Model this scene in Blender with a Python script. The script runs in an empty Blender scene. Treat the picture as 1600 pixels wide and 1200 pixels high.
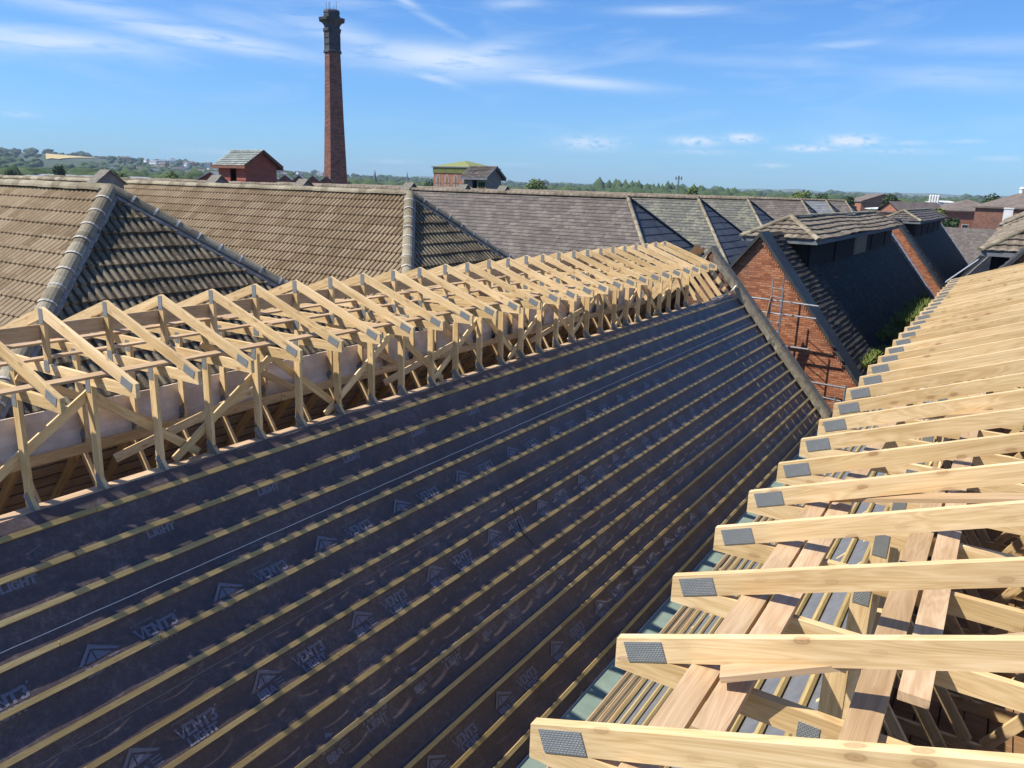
import bpy, math, random
from mathutils import Vector, Matrix, noise
rnd = random.Random(11)
sc = bpy.context.scene
R = math.radians
# ------------------------------------------------------------------ camera
cam_d = bpy.data.cameras.new("camera"); cam = bpy.data.objects.new("camera", cam_d)
sc.collection.objects.link(cam); sc.camera = cam
cam_d.sensor_fit = 'HORIZONTAL'; cam_d.sensor_width = 36.0; cam_d.lens = 36*1213.57/1600
cam_d.clip_start = 0.05; cam_d.clip_end = 40000
yaw, pit, rol = .5613, .2479, .0317
F = Vector((-math.sin(yaw)*math.cos(pit), math.cos(yaw)*math.cos(pit), -math.sin(pit)))
Rr = Vector((math.cos(yaw), math.sin(yaw), 0)); Uu = Rr.cross(F)
R2 = math.cos(rol)*Rr + math.sin(rol)*Uu; U2 = -math.sin(rol)*Rr + math.cos(rol)*Uu
cam.matrix_world = Matrix(((R2.x, U2.x, -F.x, 0), (R2.y, U2.y, -F.y, 0), (R2.z, U2.z, -F.z, 0), (0, 0, 0, 1)))
sc.render.resolution_x = 1024; sc.render.resolution_y = 768
sc.view_settings.view_transform = 'Standard'; sc.view_settings.look = 'None'
sc.view_settings.exposure = 0.5; sc.view_settings.gamma = 1
# ------------------------------------------------------------------ sun + sky
SUN_EL, SUN_PHI = R(50.3), R(49.5)             # phi: from -Y towards -X
sdir = Vector((-math.cos(SUN_EL)*math.sin(SUN_PHI), -math.cos(SUN_EL)*math.cos(SUN_PHI), math.sin(SUN_EL)))
sun_d = bpy.data.lights.new("sun", 'SUN'); sun_d.energy = 5.0; sun_d.angle = R(.53); sun_d.color = (1, .93, .82)
sun = bpy.data.objects.new("sun", sun_d); sc.collection.objects.link(sun)
sun.rotation_euler = sdir.to_track_quat('Z', 'Y').to_euler(); sun.location = (0, 0, 60)
world = bpy.data.worlds.new("World"); sc.world = world; world.use_nodes = True
wt = world.node_tree; wn = wt.nodes; wl = wt.links; wn.clear()
def WN(t, **k):
    n = wn.new(t)
    for a, b in k.items(): setattr(n, a, b)
    return n
def wm(op, a, b=None, c=None, clamp=False):
    n = WN('ShaderNodeMath', operation=op); n.use_clamp = clamp
    for i, v in enumerate((a, b, c)):
        if v is None: continue
        if isinstance(v, (int, float)): n.inputs[i].default_value = v
        else: wl.new(v, n.inputs[i])
    return n.outputs[0]
sky = WN('ShaderNodeTexSky', sky_type='NISHITA', sun_disc=False)
sky.sun_elevation = SUN_EL; sky.sun_rotation = math.atan2(sdir.x, sdir.y)
sky.altitude = 100; sky.air_density = 1.0; sky.dust_density = .12; sky.ozone_density = 2.6
hsv = WN('ShaderNodeHueSaturation'); hsv.inputs['Saturation'].default_value = 1.18; hsv.inputs['Value'].default_value = 1.0
wl.new(sky.outputs[0], hsv.inputs['Color'])
tint = WN('ShaderNodeMixRGB', blend_type='MULTIPLY'); tint.inputs[0].default_value = 1; tint.inputs[2].default_value = (.72, .97, 1.26, 1); wl.new(hsv.outputs[0], tint.inputs[1])
hz = WN('ShaderNodeMixRGB', blend_type='MULTIPLY'); hz.inputs[2].default_value = (.42, .63, .86, 1)
tc = WN('ShaderNodeTexCoord'); sep = WN('ShaderNodeSeparateXYZ'); wl.new(tc.outputs['Generated'], sep.inputs[0])
az = wm('MULTIPLY', wm('ARCTAN2', wm('MULTIPLY', sep.outputs[0], -1), sep.outputs[1]), 57.2958)   # degrees left of +Y
el = wm('MULTIPLY', wm('ARCSINE', sep.outputs[2]), 57.2958)
wl.new(wm('EXPONENT', wm('MULTIPLY', wm('ABSOLUTE', el), -.13)), hz.inputs[0]); wl.new(tint.outputs[0], hz.inputs[1])
cmb = WN('ShaderNodeCombineXYZ'); wl.new(az, cmb.inputs[0]); wl.new(el, cmb.inputs[1])
def wnoise(sx, sy, rot, scale, detail, rough, w=0, dist=0.0):
    mp = WN('ShaderNodeMapping'); mp.inputs['Scale'].default_value = (sx, sy, 1); mp.inputs['Rotation'].default_value = (0, 0, R(rot)); mp.inputs['Location'].default_value = (w, w, 0)
    wl.new(cmb.outputs[0], mp.inputs[0])
    n = WN('ShaderNodeTexNoise'); n.inputs['Scale'].default_value = scale; n.inputs['Detail'].default_value = detail
    n.inputs['Roughness'].default_value = rough; n.inputs['Distortion'].default_value = dist
    wl.new(mp.outputs[0], n.inputs['Vector']); return n.outputs[0]
fine = wnoise(.22, 2.0, -4, 1.0, 8, .62, 3.1, .6)
wisp = wnoise(.09, .55, 3, 1.0, 6, .6, 9.0, 1.2)
puff = wnoise(1.6, 3.2, 0, 1.0, 7, .6, 5.0, .3)
# cirrus streaks: azimuth, elevation, half length, half width, tilt (deg), strength
STREAKS = [(62,7.6,6.5,.55,2,.75),(59.5,9.6,5.5,.45,-3,.55),(53.0,8.6,6.0,.50,-5,.85),(64,10.2,4,.35,0,.45),
 (50.5,9.8,3.5,.5,-6,.35),(37.5,8.3,6.0,.75,-2,.95),(35.0,8.9,3.0,.5,10,.6),(44,9.4,4.5,.6,-12,.5),(38.5,7.2,1.8,.25,-14,.6),
 (38.2,10.6,3.0,.2,-24,.28),(40.5,11.9,1.3,.2,-25,.6),(28.5,7.2,4.6,.33,-4,.8),(31,7.8,2.5,.25,-8,.45),(22,11.6,3.5,.25,0,.55),
 (33,11.9,1.8,.3,4,.35),(11,9.4,2.0,.18,2,.4),(5,7.2,4.5,.5,-6,.35),(3,9.0,5,.4,-2,.3),(60,11.6,7,.5,-3,.4),(47,11.9,4,.4,-8,.35),(17,8.5,6,.35,-3,.22)]
PUFFS = [(27.3,3.2,2.1,.38,.75),(20.0,3.45,1.4,.26,1.0),(16.9,3.7,1.0,.24,1.2),(12.6,3.1,1.5,.16,.95),(10.0,3.6,1.5,.28,1.25),(6.5,3.5,1.0,.12,.45),
 (14.8,1.95,.8,.12,.6),(63.6,3.3,.7,.12,.5),(6.9,3.0,2.2,.12,.5),(1.6,2.6,1.1,.12,.45),(19.4,2.75,2.4,.14,.4),(41,1.5,1.6,.12,.35),(33,1.6,1.6,.1,.3),(3.4,3.6,1.0,.1,.4),(52,1.7,3,.14,.3)]
def blob(a, e, la, lb, tilt, s):
    ct, st = math.cos(R(tilt)), math.sin(R(tilt))
    da = wm('SUBTRACT', az, a); de = wm('SUBTRACT', el, e)
    p = wm('DIVIDE', wm('ADD', wm('MULTIPLY', da, -ct), wm('MULTIPLY', de, st)), la*1.1)
    q = wm('DIVIDE', wm('ADD', wm('MULTIPLY', da, st), wm('MULTIPLY', de, ct)), lb*1.25)
    d = wm('ADD', wm('MULTIPLY', p, p), wm('MULTIPLY', q, q))
    return wm('MULTIPLY', wm('EXPONENT', wm('MULTIPLY', d, -1.1)), s)
acc = None
for s_ in STREAKS:
    b = blob(*s_); acc = b if acc is None else wm('MAXIMUM', acc, b)
cir = wm('MULTIPLY', acc, wm('ADD', wm('MULTIPLY', wm('SUBTRACT', fine, .42), 4.0), .72, None, True), None, True)
veil = wm('MULTIPLY', wm('MULTIPLY', wm('SUBTRACT', wisp, .50), 1.5, None, True), wm('MULTIPLY', wm('SUBTRACT', el, 1.0), .16, None, True))
pac = None
for (a, e, la, lb, s_) in PUFFS:
    b = blob(a, e, la, lb, 0, s_); pac = b if pac is None else wm('MAXIMUM', pac, b)
pfm = wm('MULTIPLY', pac, wm('ADD', wm('MULTIPLY', wm('SUBTRACT', puff, .45), 6.0), .55, None, True), None, True)
cloud = wm('ADD', wm('ADD', wm('MULTIPLY', cir, .95), wm('MULTIPLY', veil, .55)), wm('MULTIPLY', pfm, 1.0), None, True)
mix = WN('ShaderNodeMixRGB'); wl.new(cloud, mix.inputs[0]); wl.new(hz.outputs[0], mix.inputs[1]); mix.inputs[2].default_value = (5.6, 6.6, 8.0, 1)
bg = WN('ShaderNodeBackground'); bg.inputs[1].default_value = .095; wl.new(mix.outputs[0], bg.inputs[0])
wo = WN('ShaderNodeOutputWorld'); wl.new(bg.outputs[0], wo.inputs[0])
# ------------------------------------------------------------------ helpers
COL = sc.collection
class MB:
    def __init__(s): s.v = []; s.f = []; s.uv = []; s.mi = []
    def face(s, pts, uv=None, m=0):
        i = len(s.v); s.v += [tuple(p) for p in pts]; s.f.append(tuple(range(i, i+len(pts))))
        s.uv.append(uv if uv else [(0, 0)]*len(pts)); s.mi.append(m)
    def box(s, x0, x1, y0, y1, z0, z1, m=0):
        P = [(x0,y0,z0),(x1,y0,z0),(x1,y1,z0),(x0,y1,z0),(x0,y0,z1),(x1,y0,z1),(x1,y1,z1),(x0,y1,z1)]
        for q, a in (((0,3,2,1),0),((4,5,6,7),0),((0,1,5,4),1),((2,3,7,6),1),((1,2,6,5),2),((3,0,4,7),2)):
            pts = [P[k] for k in q]
            uv = [((p[0], p[1]) if a == 0 else (p[0], p[2]) if a == 1 else (p[1], p[2])) for p in pts]
            s.face(pts, uv, m)
    def prism(s, poly, y0, y1, m=0):
        """polygon in (x,z) extruded in y"""
        n = len(poly)
        A = [(x, y0, z) for x, z in poly]; B = [(x, y1, z) for x, z in poly]
        s.face(A, [(p[0], p[2]) for p in A], m); s.face(B[::-1], [(p[0], p[2]) for p in B[::-1]], m)
        for i in range(n):
            j = (i+1) % n; q = [A[j], A[i], B[i], B[j]]
            s.face(q, [(math.hypot(p[0], p[2]), p[1]) for p in q], m)
    def tube(s, p0, p1, r, n=8, m=0, r1=None, caps=True):
        p0 = Vector(p0); p1 = Vector(p1); d = (p1-p0).normalized(); r1 = r if r1 is None else r1
        a = d.cross(Vector((0, 0, 1))) if abs(d.z) < .95 else d.cross(Vector((1, 0, 0))); a.normalize(); b = d.cross(a)
        c0 = [p0+(a*math.cos(t)+b*math.sin(t))*r for t in [2*math.pi*i/n for i in range(n)]]
        c1 = [p1+(a*math.cos(t)+b*math.sin(t))*r1 for t in [2*math.pi*i/n for i in range(n)]]
        for i in range(n):
            j = (i+1) % n; s.face([c0[i], c0[j], c1[j], c1[i]], None, m)
        if caps: s.face(c0[::-1], None, m); s.face(c1, None, m)
    def frame_box(s, p0, p1, w, t, up, m=0, e0=0, e1=0):
        """board from p0 to p1, width w across, thickness t along up"""
        p0 = Vector(p0); p1 = Vector(p1); X = (p1-p0).normalized(); Z = Vector(up); Z = (Z-X*Z.dot(X)).normalized(); Y = Z.cross(X)
        c = []
        for p in (p0, p1):
            for a, b in ((-1,-1),(1,-1),(1,1),(-1,1)): c.append(p+Y*(a*w/2)+Z*(b*t/2))
        for q in ((0,1,2,3),(7,6,5,4),(0,4,5,1),(1,5,6,2),(2,6,7,3),(3,7,4,0)):
            pts = [c[k] for k in q]
            s.face(pts, [((p-p0).dot(X), (p-p0).dot(Y)+(p-p0).dot(Z)) for p in pts], m)
    def mesh(s, name, mats, smooth=False):
        me = bpy.data.meshes.new(name); me.from_pydata(s.v, [], s.f)
        ul = me.uv_layers.new(name="uv"); k = 0
        flat = [c for f in s.uv for p in f for c in p]; ul.data.foreach_set('uv', flat)
        for m in (mats if isinstance(mats, (list, tuple)) else [mats]): me.materials.append(m)
        me.polygons.foreach_set('material_index', s.mi)
        if smooth: me.polygons.foreach_set('use_smooth', [True]*len(s.f))
        me.update(); return me
    def build(s, name, mats, parent=None, smooth=False, loc=None, mat=None):
        o = bpy.data.objects.new(name, s.mesh(name, mats, smooth)); COL.objects.link(o); o.parent = parent
        if loc: o.location = loc
        if mat is not None: o.matrix_basis = mat
        return o
def tag(o, label=None, cat=None, group=None, kind=None):
    if label: o['label'] = label
    if cat: o['category'] = cat
    if group: o['group'] = group
    if kind: o['kind'] = kind
    return o
def empty(name, loc=(0, 0, 0), rz=0):
    o = bpy.data.objects.new(name, None); COL.objects.link(o); o.location = loc; o.rotation_euler = (0, 0, rz); o.empty_display_size = .2
    return o
def copy_tree(o, parent=None):
    kids = [c for c in o.children]
    c = o.copy(); COL.objects.link(c); c.parent = parent
    for k in kids: copy_tree(k, c)
    return c
def board(name, mat, p0, p1, w, t, up=(0, 0, 1), parent=None):
    """timber whose own X axis runs along its length"""
    p0 = Vector(p0); p1 = Vector(p1); X = (p1-p0); L = X.length; X.normalize()
    Z = Vector(up); Z = (Z-X*Z.dot(X)).normalized(); Y = Z.cross(X)
    m = MB(); m.box(0, L, -w/2, w/2, -t/2, t/2)
    M = Matrix(((X.x,Y.x,Z.x,p0.x),(X.y,Y.y,Z.y,p0.y),(X.z,Y.z,Z.z,p0.z),(0,0,0,1)))
    return m.build(name, mat, parent, mat=M)
def poly_timber(name, mat, poly, y0, y1, ang, parent=None):
    """(x,z) polygon timber, own X axis at angle ang in the XZ plane"""
    ox, oz = poly[0]; c, s = math.cos(ang), math.sin(ang)
    m = MB(); m.prism([((x-ox)*c+(z-oz)*s, -(x-ox)*s+(z-oz)*c) for x, z in poly], y0, y1)
    M = Matrix(((c,0,-s,ox),(0,1,0,0),(s,0,c,oz),(0,0,0,1)))
    return m.build(name, mat, parent, mat=M)
# ------------------------------------------------------------------ materials
class NT:
    def __init__(s, name):
        s.m = bpy.data.materials.new(name); s.m.use_nodes = True; s.t = s.m.node_tree; s.b = s.t.nodes['Principled BSDF']
    def n(s, t, ins=None, **k):
        x = s.t.nodes.new(t)
        for a, b in k.items(): setattr(x, a, b)
        for a, b in (ins or {}).items(): s.set(x, a, b)
        return x
    def set(s, x, a, b):
        if hasattr(b, 'is_linked') or hasattr(b, 'links'): s.t.links.new(b, x.inputs[a])
        else: x.inputs[a].default_value = b
    def math(s, op, a, b=None, clamp=False):
        x = s.n('ShaderNodeMath', operation=op); x.use_clamp = clamp; s.set(x, 0, a)
        if b is not None: s.set(x, 1, b)
        return x.outputs[0]
    def noise(s, vec, scale, detail=4, rough=.55, dist=0):
        return s.n('ShaderNodeTexNoise', {'Vector': vec, 'Scale': scale, 'Detail': detail, 'Roughness': rough, 'Distortion': dist}).outputs[0]
    def ramp(s, fac, *stops):
        x = s.n('ShaderNodeValToRGB', {'Fac': fac}); e = x.color_ramp.elements
        while len(e) > 1: e.remove(e[-1])
        for i, (p, c) in enumerate(stops):
            el_ = e[0] if i == 0 else e.new(p)
            el_.position = p; el_.color = (*c, 1) if len(c) == 3 else c
        return x.outputs[0]
    def mix(s, fac, a, b, bt='MIX'):
        x = s.n('ShaderNodeMixRGB', blend_type=bt)
        for i, v in enumerate((fac, a, b)):
            if isinstance(v, tuple) and len(v) == 3: v = (*v, 1)
            s.set(x, i, v)
        return x.outputs[0]
    def mapping(s, vec, scale=(1, 1, 1), rot=(0, 0, 0), loc=(0, 0, 0)):
        x = s.n('ShaderNodeMapping', {'Vector': vec}); x.inputs['Scale'].default_value = scale; x.inputs['Rotation'].default_value = rot
        if hasattr(loc, 'links'): s.t.links.new(loc, x.inputs['Location'])
        else: x.inputs['Location'].default_value = loc
        return x.outputs[0]
    def coord(s, k='Object'): return s.n('ShaderNodeTexCoord').outputs[k]
    def rand(s): return s.n('ShaderNodeObjectInfo').outputs['Random']
    def bump(s, h, strength=.3, dist=.01):
        x = s.n('ShaderNodeBump', {'Height': h, 'Strength': strength, 'Distance': dist}); s.t.links.new(x.outputs[0], s.b.inputs['Normal'])
    def out(s, col, rough=.8, metal=0., spec=None):
        s.set(s.b, 'Base Color', (*col, 1) if isinstance(col, tuple) and len(col) == 3 else col)
        s.set(s.b, 'Roughness', rough); s.set(s.b, 'Metallic', metal)
        if spec is not None: s.set(s.b, 'Specular IOR Level', spec)
        return s.m
def wood_mat(name, c_lo, c_mid, c_hi, knots=.85, grain=1.0, green=0):
    k = NT(name); rn = k.rand()
    off = k.n('ShaderNodeCombineXYZ', {0: k.math('MULTIPLY', rn, 37.0), 1: k.math('MULTIPLY', rn, 5.3), 2: k.math('MULTIPLY', rn, 3.7)}).outputs[0]
    v = k.mapping(k.coord(), (1, 1, 1), loc=off)
    g = k.noise(k.mapping(v, (1.6, 26, 26)), 1.0, 5, .6, .35)
    rings = k.noise(k.mapping(v, (.55, 6.5, 6.5)), 1.0, 3, .5, 2.4)
    rr = k.math('FRACT', k.math('MULTIPLY', rings, 9.0)); rr = k.math('ABSOLUTE', k.math('SUBTRACT', rr, .5))
    f = k.math('ADD', k.math('MULTIPLY', g, .65*grain), k.math('MULTIPLY', rr, .38*grain))
    col = k.ramp(f, (.22, c_lo), (.48, c_mid), (.72, c_hi))
    # patches of tone along the length
    tone = k.noise(k.mapping(v, (1.1, 5, 5)), 1.0, 2, .5)
    col = k.mix(1.0, col, k.ramp(tone, (.3, (.84, .80, .74)), (.65, (1.06, 1.04, 1.02))), 'MULTIPLY')
    vs = k.n('ShaderNodeSeparateXYZ', {0: v})
    v2 = k.n('ShaderNodeCombineXYZ', {0: k.math('MULTIPLY', vs.outputs[0], 4.6), 1: k.math('MULTIPLY', k.math('ADD', vs.outputs[1], vs.outputs[2]), 10.5), 2: 0.0}).outputs[0]
    vr = k.n('ShaderNodeTexVoronoi', voronoi_dimensions='2D'); k.set(vr, 'Vector', v2); vr.inputs['Scale'].default_value = 1.0
    kn = k.ramp(vr.outputs['Distance'], (0.0, (1, 1, 1)), (.06, (.7, .7, .7)), (.11, (.95, .95, .95)), (.14, (.3, .3, .3)), (.26, (0, 0, 0)))
    sc_ = k.n('ShaderNodeSeparateColor', {0: vr.outputs['Color']}); gate = k.math('MULTIPLY', k.math('GREATER_THAN', sc_.outputs[0], .60), k.math('ADD', k.math('MULTIPLY', sc_.outputs[1], .9), .1))
    kf = k.math('MULTIPLY', k.math('MULTIPLY', kn, gate), knots)
    col = k.mix(kf, col, (.30, .15, .06))
    col = k.mix(1.0, col, k.n('ShaderNodeCombineColor', {0: k.math('ADD', k.math('MULTIPLY', rn, .22), .83), 1: k.math('ADD', k.math('MULTIPLY', rn, .24), .80), 2: k.math('ADD', k.math('MULTIPLY', rn, .32), .72)}).outputs[0], 'MULTIPLY')
    k.bump(f, .18, .002)
    return k.out(col, .62, spec=.35)
M_wood = wood_mat('pine', (.58, .40, .185), (.77, .585, .33), (.88, .73, .47))
M_board = wood_mat('sawn_board', (.40, .27, .155), (.52, .38, .24), (.60, .47, .32), knots=.4, grain=1.15)
M_batten = wood_mat('treated_batten', (.38, .28, .12), (.56, .44, .20), (.66, .55, .29), knots=.35, grain=.9)
M_old = wood_mat('weathered_batten', (.19, .15, .095), (.28, .23, .15), (.37, .32, .23), knots=.3)
M_brown = wood_mat('shaded_old_timber', (.17, .10, .05), (.28, .17, .09), (.36, .24, .14), knots=.3)  # plain brown of old timber
M_grey = wood_mat('grey_sarking', (.46, .38, .31), (.62, .55, .47), (.70, .64, .56), knots=.25)
def m_plate():
    k = NT('galvanised_nail_plate'); v = k.coord()
    b = k.n('ShaderNodeTexBrick', {'Vector': k.mapping(v, (1, 1, 1), (R(90), 0, 0)), 'Color1': (1, 1, 1, 1), 'Color2': (.85, .85, .85, 1), 'Mortar': (0, 0, 0, 1), 'Scale': 1.0, 'Mortar Size': .0016, 'Mortar Smooth': .2, 'Brick Width': .0125, 'Row Height': .0075})
    h = b.outputs['Color']; n = k.noise(v, 30, 3)
    col = k.mix(h, (.13, .14, .14), k.ramp(n, (.3, (.27, .29, .285)), (.7, (.38, .40, .39))))
    k.bump(h, .6, .0015); return k.out(col, .6, .05)
M_plate = m_plate()
def m_membrane(name, lo, mid, hi, rough=.5):
    k = NT(name); v = k.coord()
    n1 = k.noise(v, 1.3, 6, .65); n2 = k.noise(v, 14, 5, .7); n3 = k.noise(v, 140, 2, .6)
    w = k.noise(k.mapping(v, (.15, .7, .7)), 1.0, 3, .5, .4)
    f = k.math('ADD', k.math('ADD', k.math('MULTIPLY', n1, .30), k.math('MULTIPLY', n2, .34)), k.math('ADD', k.math('MULTIPLY', k.noise(v, 46, 4, .75), .26), k.math('MULTIPLY', n3, .12)))
    col = k.ramp(f, (.36, lo), (.52, mid), (.70, hi))
    h = k.math('ADD', k.math('ADD', k.math('MULTIPLY', n3, .12), k.math('MULTIPLY', n2, .5)), k.math('MULTIPLY', w, 3.0))
    k.bump(h, .35, .012); return k.out(col, k.ramp(n2, (.3, (rough-.08,)*3), (.7, (rough+.12,)*3)), spec=.45)
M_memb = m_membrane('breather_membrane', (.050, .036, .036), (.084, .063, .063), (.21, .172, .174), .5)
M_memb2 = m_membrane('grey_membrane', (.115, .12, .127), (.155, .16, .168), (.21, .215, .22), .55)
k = NT('print_blue'); M_print = k.out(k.mix(k.noise(k.coord(), 60, 3), (.12, .12, .155), (.185, .185, .225)), .5)
k = NT('lap_edge'); M_lap = k.out((.55, .55, .55), .6)  # pale copy for the top lap, its sunlight put into the colour
k = NT('dark_lap_edge'); M_lap_unlit = k.out((.16, .14, .16), .6)  # darker copy for the laps that catch no sun
k = NT('white_sheet'); nn = k.noise(k.coord(), 3, 5, .6); M_sheet = k.out(k.ramp(nn, (.35, (.60, .48, .38)), (.65, (.78, .67, .56))), .6); k.bump(nn, .5, .05)
k.b.inputs['Subsurface Weight'].default_value = 0
def m_tile(name, a, b, c, moss, mossf=.5, rib=.15, rib_shade=1.0):
    k = NT(name); uv = k.coord('UV'); o = k.coord('Object')
    n1 = k.noise(o, .9, 4, .6); n2 = k.noise(o, 9, 5, .7); n3 = k.noise(o, 55, 3, .7)
    br = k.n('ShaderNodeTexBrick', {'Vector': uv, 'Color1': (0, 0, 0, 1), 'Color2': (1, 1, 1, 1), 'Mortar': (.5, .5, .5, 1), 'Scale': 1.0, 'Mortar Size': 0.0, 'Brick Width': rib*2, 'Row Height': .33}); br.offset = 0
    f = k.math('ADD', k.math('ADD', k.math('MULTIPLY', n1, .3), k.math('MULTIPLY', n2, .45)), k.math('MULTIPLY', br.outputs['Color'], .30))
    col = k.ramp(f, (.3, a), (.48, b), (.66, c))
    col = k.mix(k.math('MULTIPLY', k.ramp(n3, (.5, (0, 0, 0)), (.62, (1, 1, 1))), mossf), col, moss)
    sx = k.n('ShaderNodeSeparateXYZ', {0: uv}).outputs[0]
    gr = k.math('COSINE', k.math('MULTIPLY', sx, 2*math.pi/rib))
    col = k.mix(k.math('MULTIPLY', k.ramp(k.math('MULTIPLY', gr, -1.0), (0.0, (0, 0, 0)), (.6, (1, 1, 1))), rib_shade), col, (.06, .042, .026))  # shade in the channels between ribs, painted into the colour
    k.bump(n3, .5, .008); return k.out(col, .9, spec=.2)
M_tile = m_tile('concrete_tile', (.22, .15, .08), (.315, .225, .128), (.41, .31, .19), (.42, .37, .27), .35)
M_tile_d = m_tile('mossy_concrete_tile', (.055, .045, .030), (.125, .102, .066), (.24, .20, .13), (.33, .29, .20), .55)  # hip-end tiles: moss, plus the hip end's shade put into the colour
M_tile_b = m_tile('brown_weathered_tile', (.10, .078, .056), (.17, .138, .102), (.26, .215, .16), (.35, .32, .24), .5, rib=.3, rib_shade=.35)
M_tile_k = m_tile('black_weathered_tile', (.025, .021, .018), (.055, .046, .038), (.11, .095, .075), (.14, .12, .09), .35, rib=.3, rib_shade=.5)
M_ridge = m_tile('lichened_ridge_tile', (.15, .125, .085), (.26, .225, .155), (.38, .335, .24), (.10, .085, .05), .5, rib_shade=0)
k = NT('mortar'); M_mortar = k.out(k.ramp(k.noise(k.coord(), 14, 4), (.3, (.18, .16, .145)), (.7, (.36, .33, .30))), .95)
k = NT('pale_mortar'); M_mortar_w = k.out(k.ramp(k.noise(k.coord(), 14, 4), (.3, (.32, .29, .25)), (.7, (.66, .62, .56))), .95)
def m_slate(name, a, b, c, lich=(.30, .31, .20), lf=.4, w=.30, h=.22, lines=.35):
    k = NT(name); uv = k.coord('UV'); o = k.coord('Object')
    br = k.n('ShaderNodeTexBrick', {'Vector': uv, 'Color1': (0, 0, 0, 1), 'Color2': (1, 1, 1, 1), 'Mortar': (0, 0, 0, 1), 'Scale': 1.0, 'Mortar Size': .007, 'Mortar Smooth': .3, 'Brick Width': w, 'Row Height': h})
    n1 = k.noise(o, .6, 5, .6); n2 = k.noise(o, 7, 5, .7); n3 = k.noise(o, 1.7, 4, .7)
    f = k.math('ADD', k.math('MULTIPLY', br.outputs['Color'], .42), k.math('ADD', k.math('MULTIPLY', n1, .3), k.math('MULTIPLY', n2, .25)))
    col = k.ramp(f, (.2, a), (.5, b), (.8, c))
    col = k.mix(k.math('MULTIPLY', k.ramp(k.math('ADD', k.math('MULTIPLY', n2, .5), k.math('MULTIPLY', n3, .5)), (.5, (0, 0, 0)), (.62, (1, 1, 1))), lf), col, lich)
    col = k.mix(k.math('MULTIPLY', br.outputs['Fac'], lines*1.6, True), col, (.06, .05, .05))
    k.bump(br.outputs['Color'], .4, .01); return k.out(col, .68, spec=.4)
M_sl_p = m_slate('purple_slate', (.066, .055, .048), (.105, .088, .076), (.165, .142, .122), (.34, .33, .25), .25)
M_sl_g = m_slate('green_grey_slate', (.07, .071, .060), (.108, .108, .092), (.16, .158, .132), (.32, .31, .19), .55)
M_sl_b = m_slate('blue_slate', (.11, .12, .135), (.15, .16, .175), (.20, .21, .225), lf=.1)
M_sl_d = m_slate('dark_hip_slate', (.040, .044, .054), (.066, .072, .084), (.10, .105, .115), lf=.15, w=.45, h=.40, lines=.6)  # darker slate for hip ends turned from the sun, shade in the colour
def m_brick(name, a, b, c, mortar, dirt=.5, w=.225, h=.075):
    k = NT(name); uv = k.coord('UV'); o = k.coord('Object')
    br = k.n('ShaderNodeTexBrick', {'Vector': uv, 'Color1': (0, 0, 0, 1), 'Color2': (1, 1, 1, 1), 'Mortar': (.5, .5, .5, 1), 'Scale': 1.0, 'Mortar Size': .011, 'Mortar Smooth': .2, 'Brick Width': w, 'Row Height': h, 'Bias': 0.0})
    n1 = k.noise(o, .55, 5, .65); n2 = k.noise(o, 6, 4, .7)
    col = k.ramp(k.math('ADD', k.math('MULTIPLY', br.outputs['Color'], .6), k.math('MULTIPLY', n2, .4)), (.15, a), (.45, b), (.85, c))
    col = k.mix(br.outputs['Fac'], col, mortar)
    col = k.mix(k.math('MULTIPLY', k.ramp(n1, (.5, (0, 0, 0)), (.72, (1, 1, 1))), dirt), col, (.09, .07, .055))
    k.bump(k.math('SUBTRACT', 1.0, br.outputs['Fac']), .5, .01); return k.out(col, .9, spec=.2)
M_brick = m_brick('orange_brick', (.24, .072, .032), (.43, .15, .065), (.55, .25, .125), (.21, .12, .075), .55)
M_brick_d = m_brick('dark_brick', (.13, .055, .04), (.22, .09, .06), (.30, .14, .09), (.17, .12, .09), .5)
M_brick_f = m_brick('far_brick', (.27, .085, .05), (.36, .13, .08), (.45, .20, .12), (.30, .18, .12), .3)
M_chim = m_brick('chimney_brick', (.12, .048, .036), (.21, .085, .06), (.32, .15, .10), (.20, .13, .10), .7, .45, .15)
k = NT('soot_brick'); M_soot = k.out(k.ramp(k.noise(k.coord(), 1.2, 5), (.3, (.035, .04, .05)), (.7, (.10, .10, .11))), .9)
def m_simple(name, a, b, scale=8, rough=.85, bump=.3, metal=0, spec=.3, s3=(1, 1, 1)):
    k = NT(name); v = k.mapping(k.coord(), s3); n = k.noise(v, scale, 6, .65); k.bump(n, bump, .01)
    return k.out(k.ramp(n, (.32, a), (.68, b)), rough, metal, spec)
M_coping = m_simple('weathered_coping', (.10, .092, .073), (.22, .20, .165), 7)
M_lead = m_simple('dark_lead', (.035, .037, .037), (.07, .072, .068), 4, .6)
M_black = m_simple('black_tarred_felt', (.010, .011, .013), (.030, .032, .034), 1.6, .55, .5)
k = NT('black_tarred_slates'); uv = k.coord('UV'); ob = k.coord()
br = k.n('ShaderNodeTexBrick', {'Vector': uv, 'Color1': (0, 0, 0, 1), 'Color2': (1, 1, 1, 1), 'Mortar': (0, 0, 0, 1), 'Scale': 1.0, 'Mortar Size': .02, 'Brick Width': .3, 'Row Height': .22})
n1 = k.noise(ob, .5, 5, .7); n2 = k.noise(ob, 5, 5, .75)
c = k.ramp(k.math('ADD', k.math('MULTIPLY', br.outputs['Color'], .25), k.math('ADD', k.math('MULTIPLY', n1, .35), k.math('MULTIPLY', n2, .4))), (.36, (.005, .005, .006)), (.50, (.012, .0115, .011)), (.62, (.040, .034, .028)), (.72, (.016, .015, .014)))
k.bump(k.math('ADD', br.outputs['Color'], n2), .5, .015); M_tar = k.out(c, .7, spec=.10)
M_alu = m_simple('pale_flashing', (.42, .44, .46), (.66, .68, .70), 6, .45, .2, .3)
M_galv = m_simple('galvanised_tube', (.24, .24, .245), (.45, .45, .44), 20, .4, .1, .5)
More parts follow.
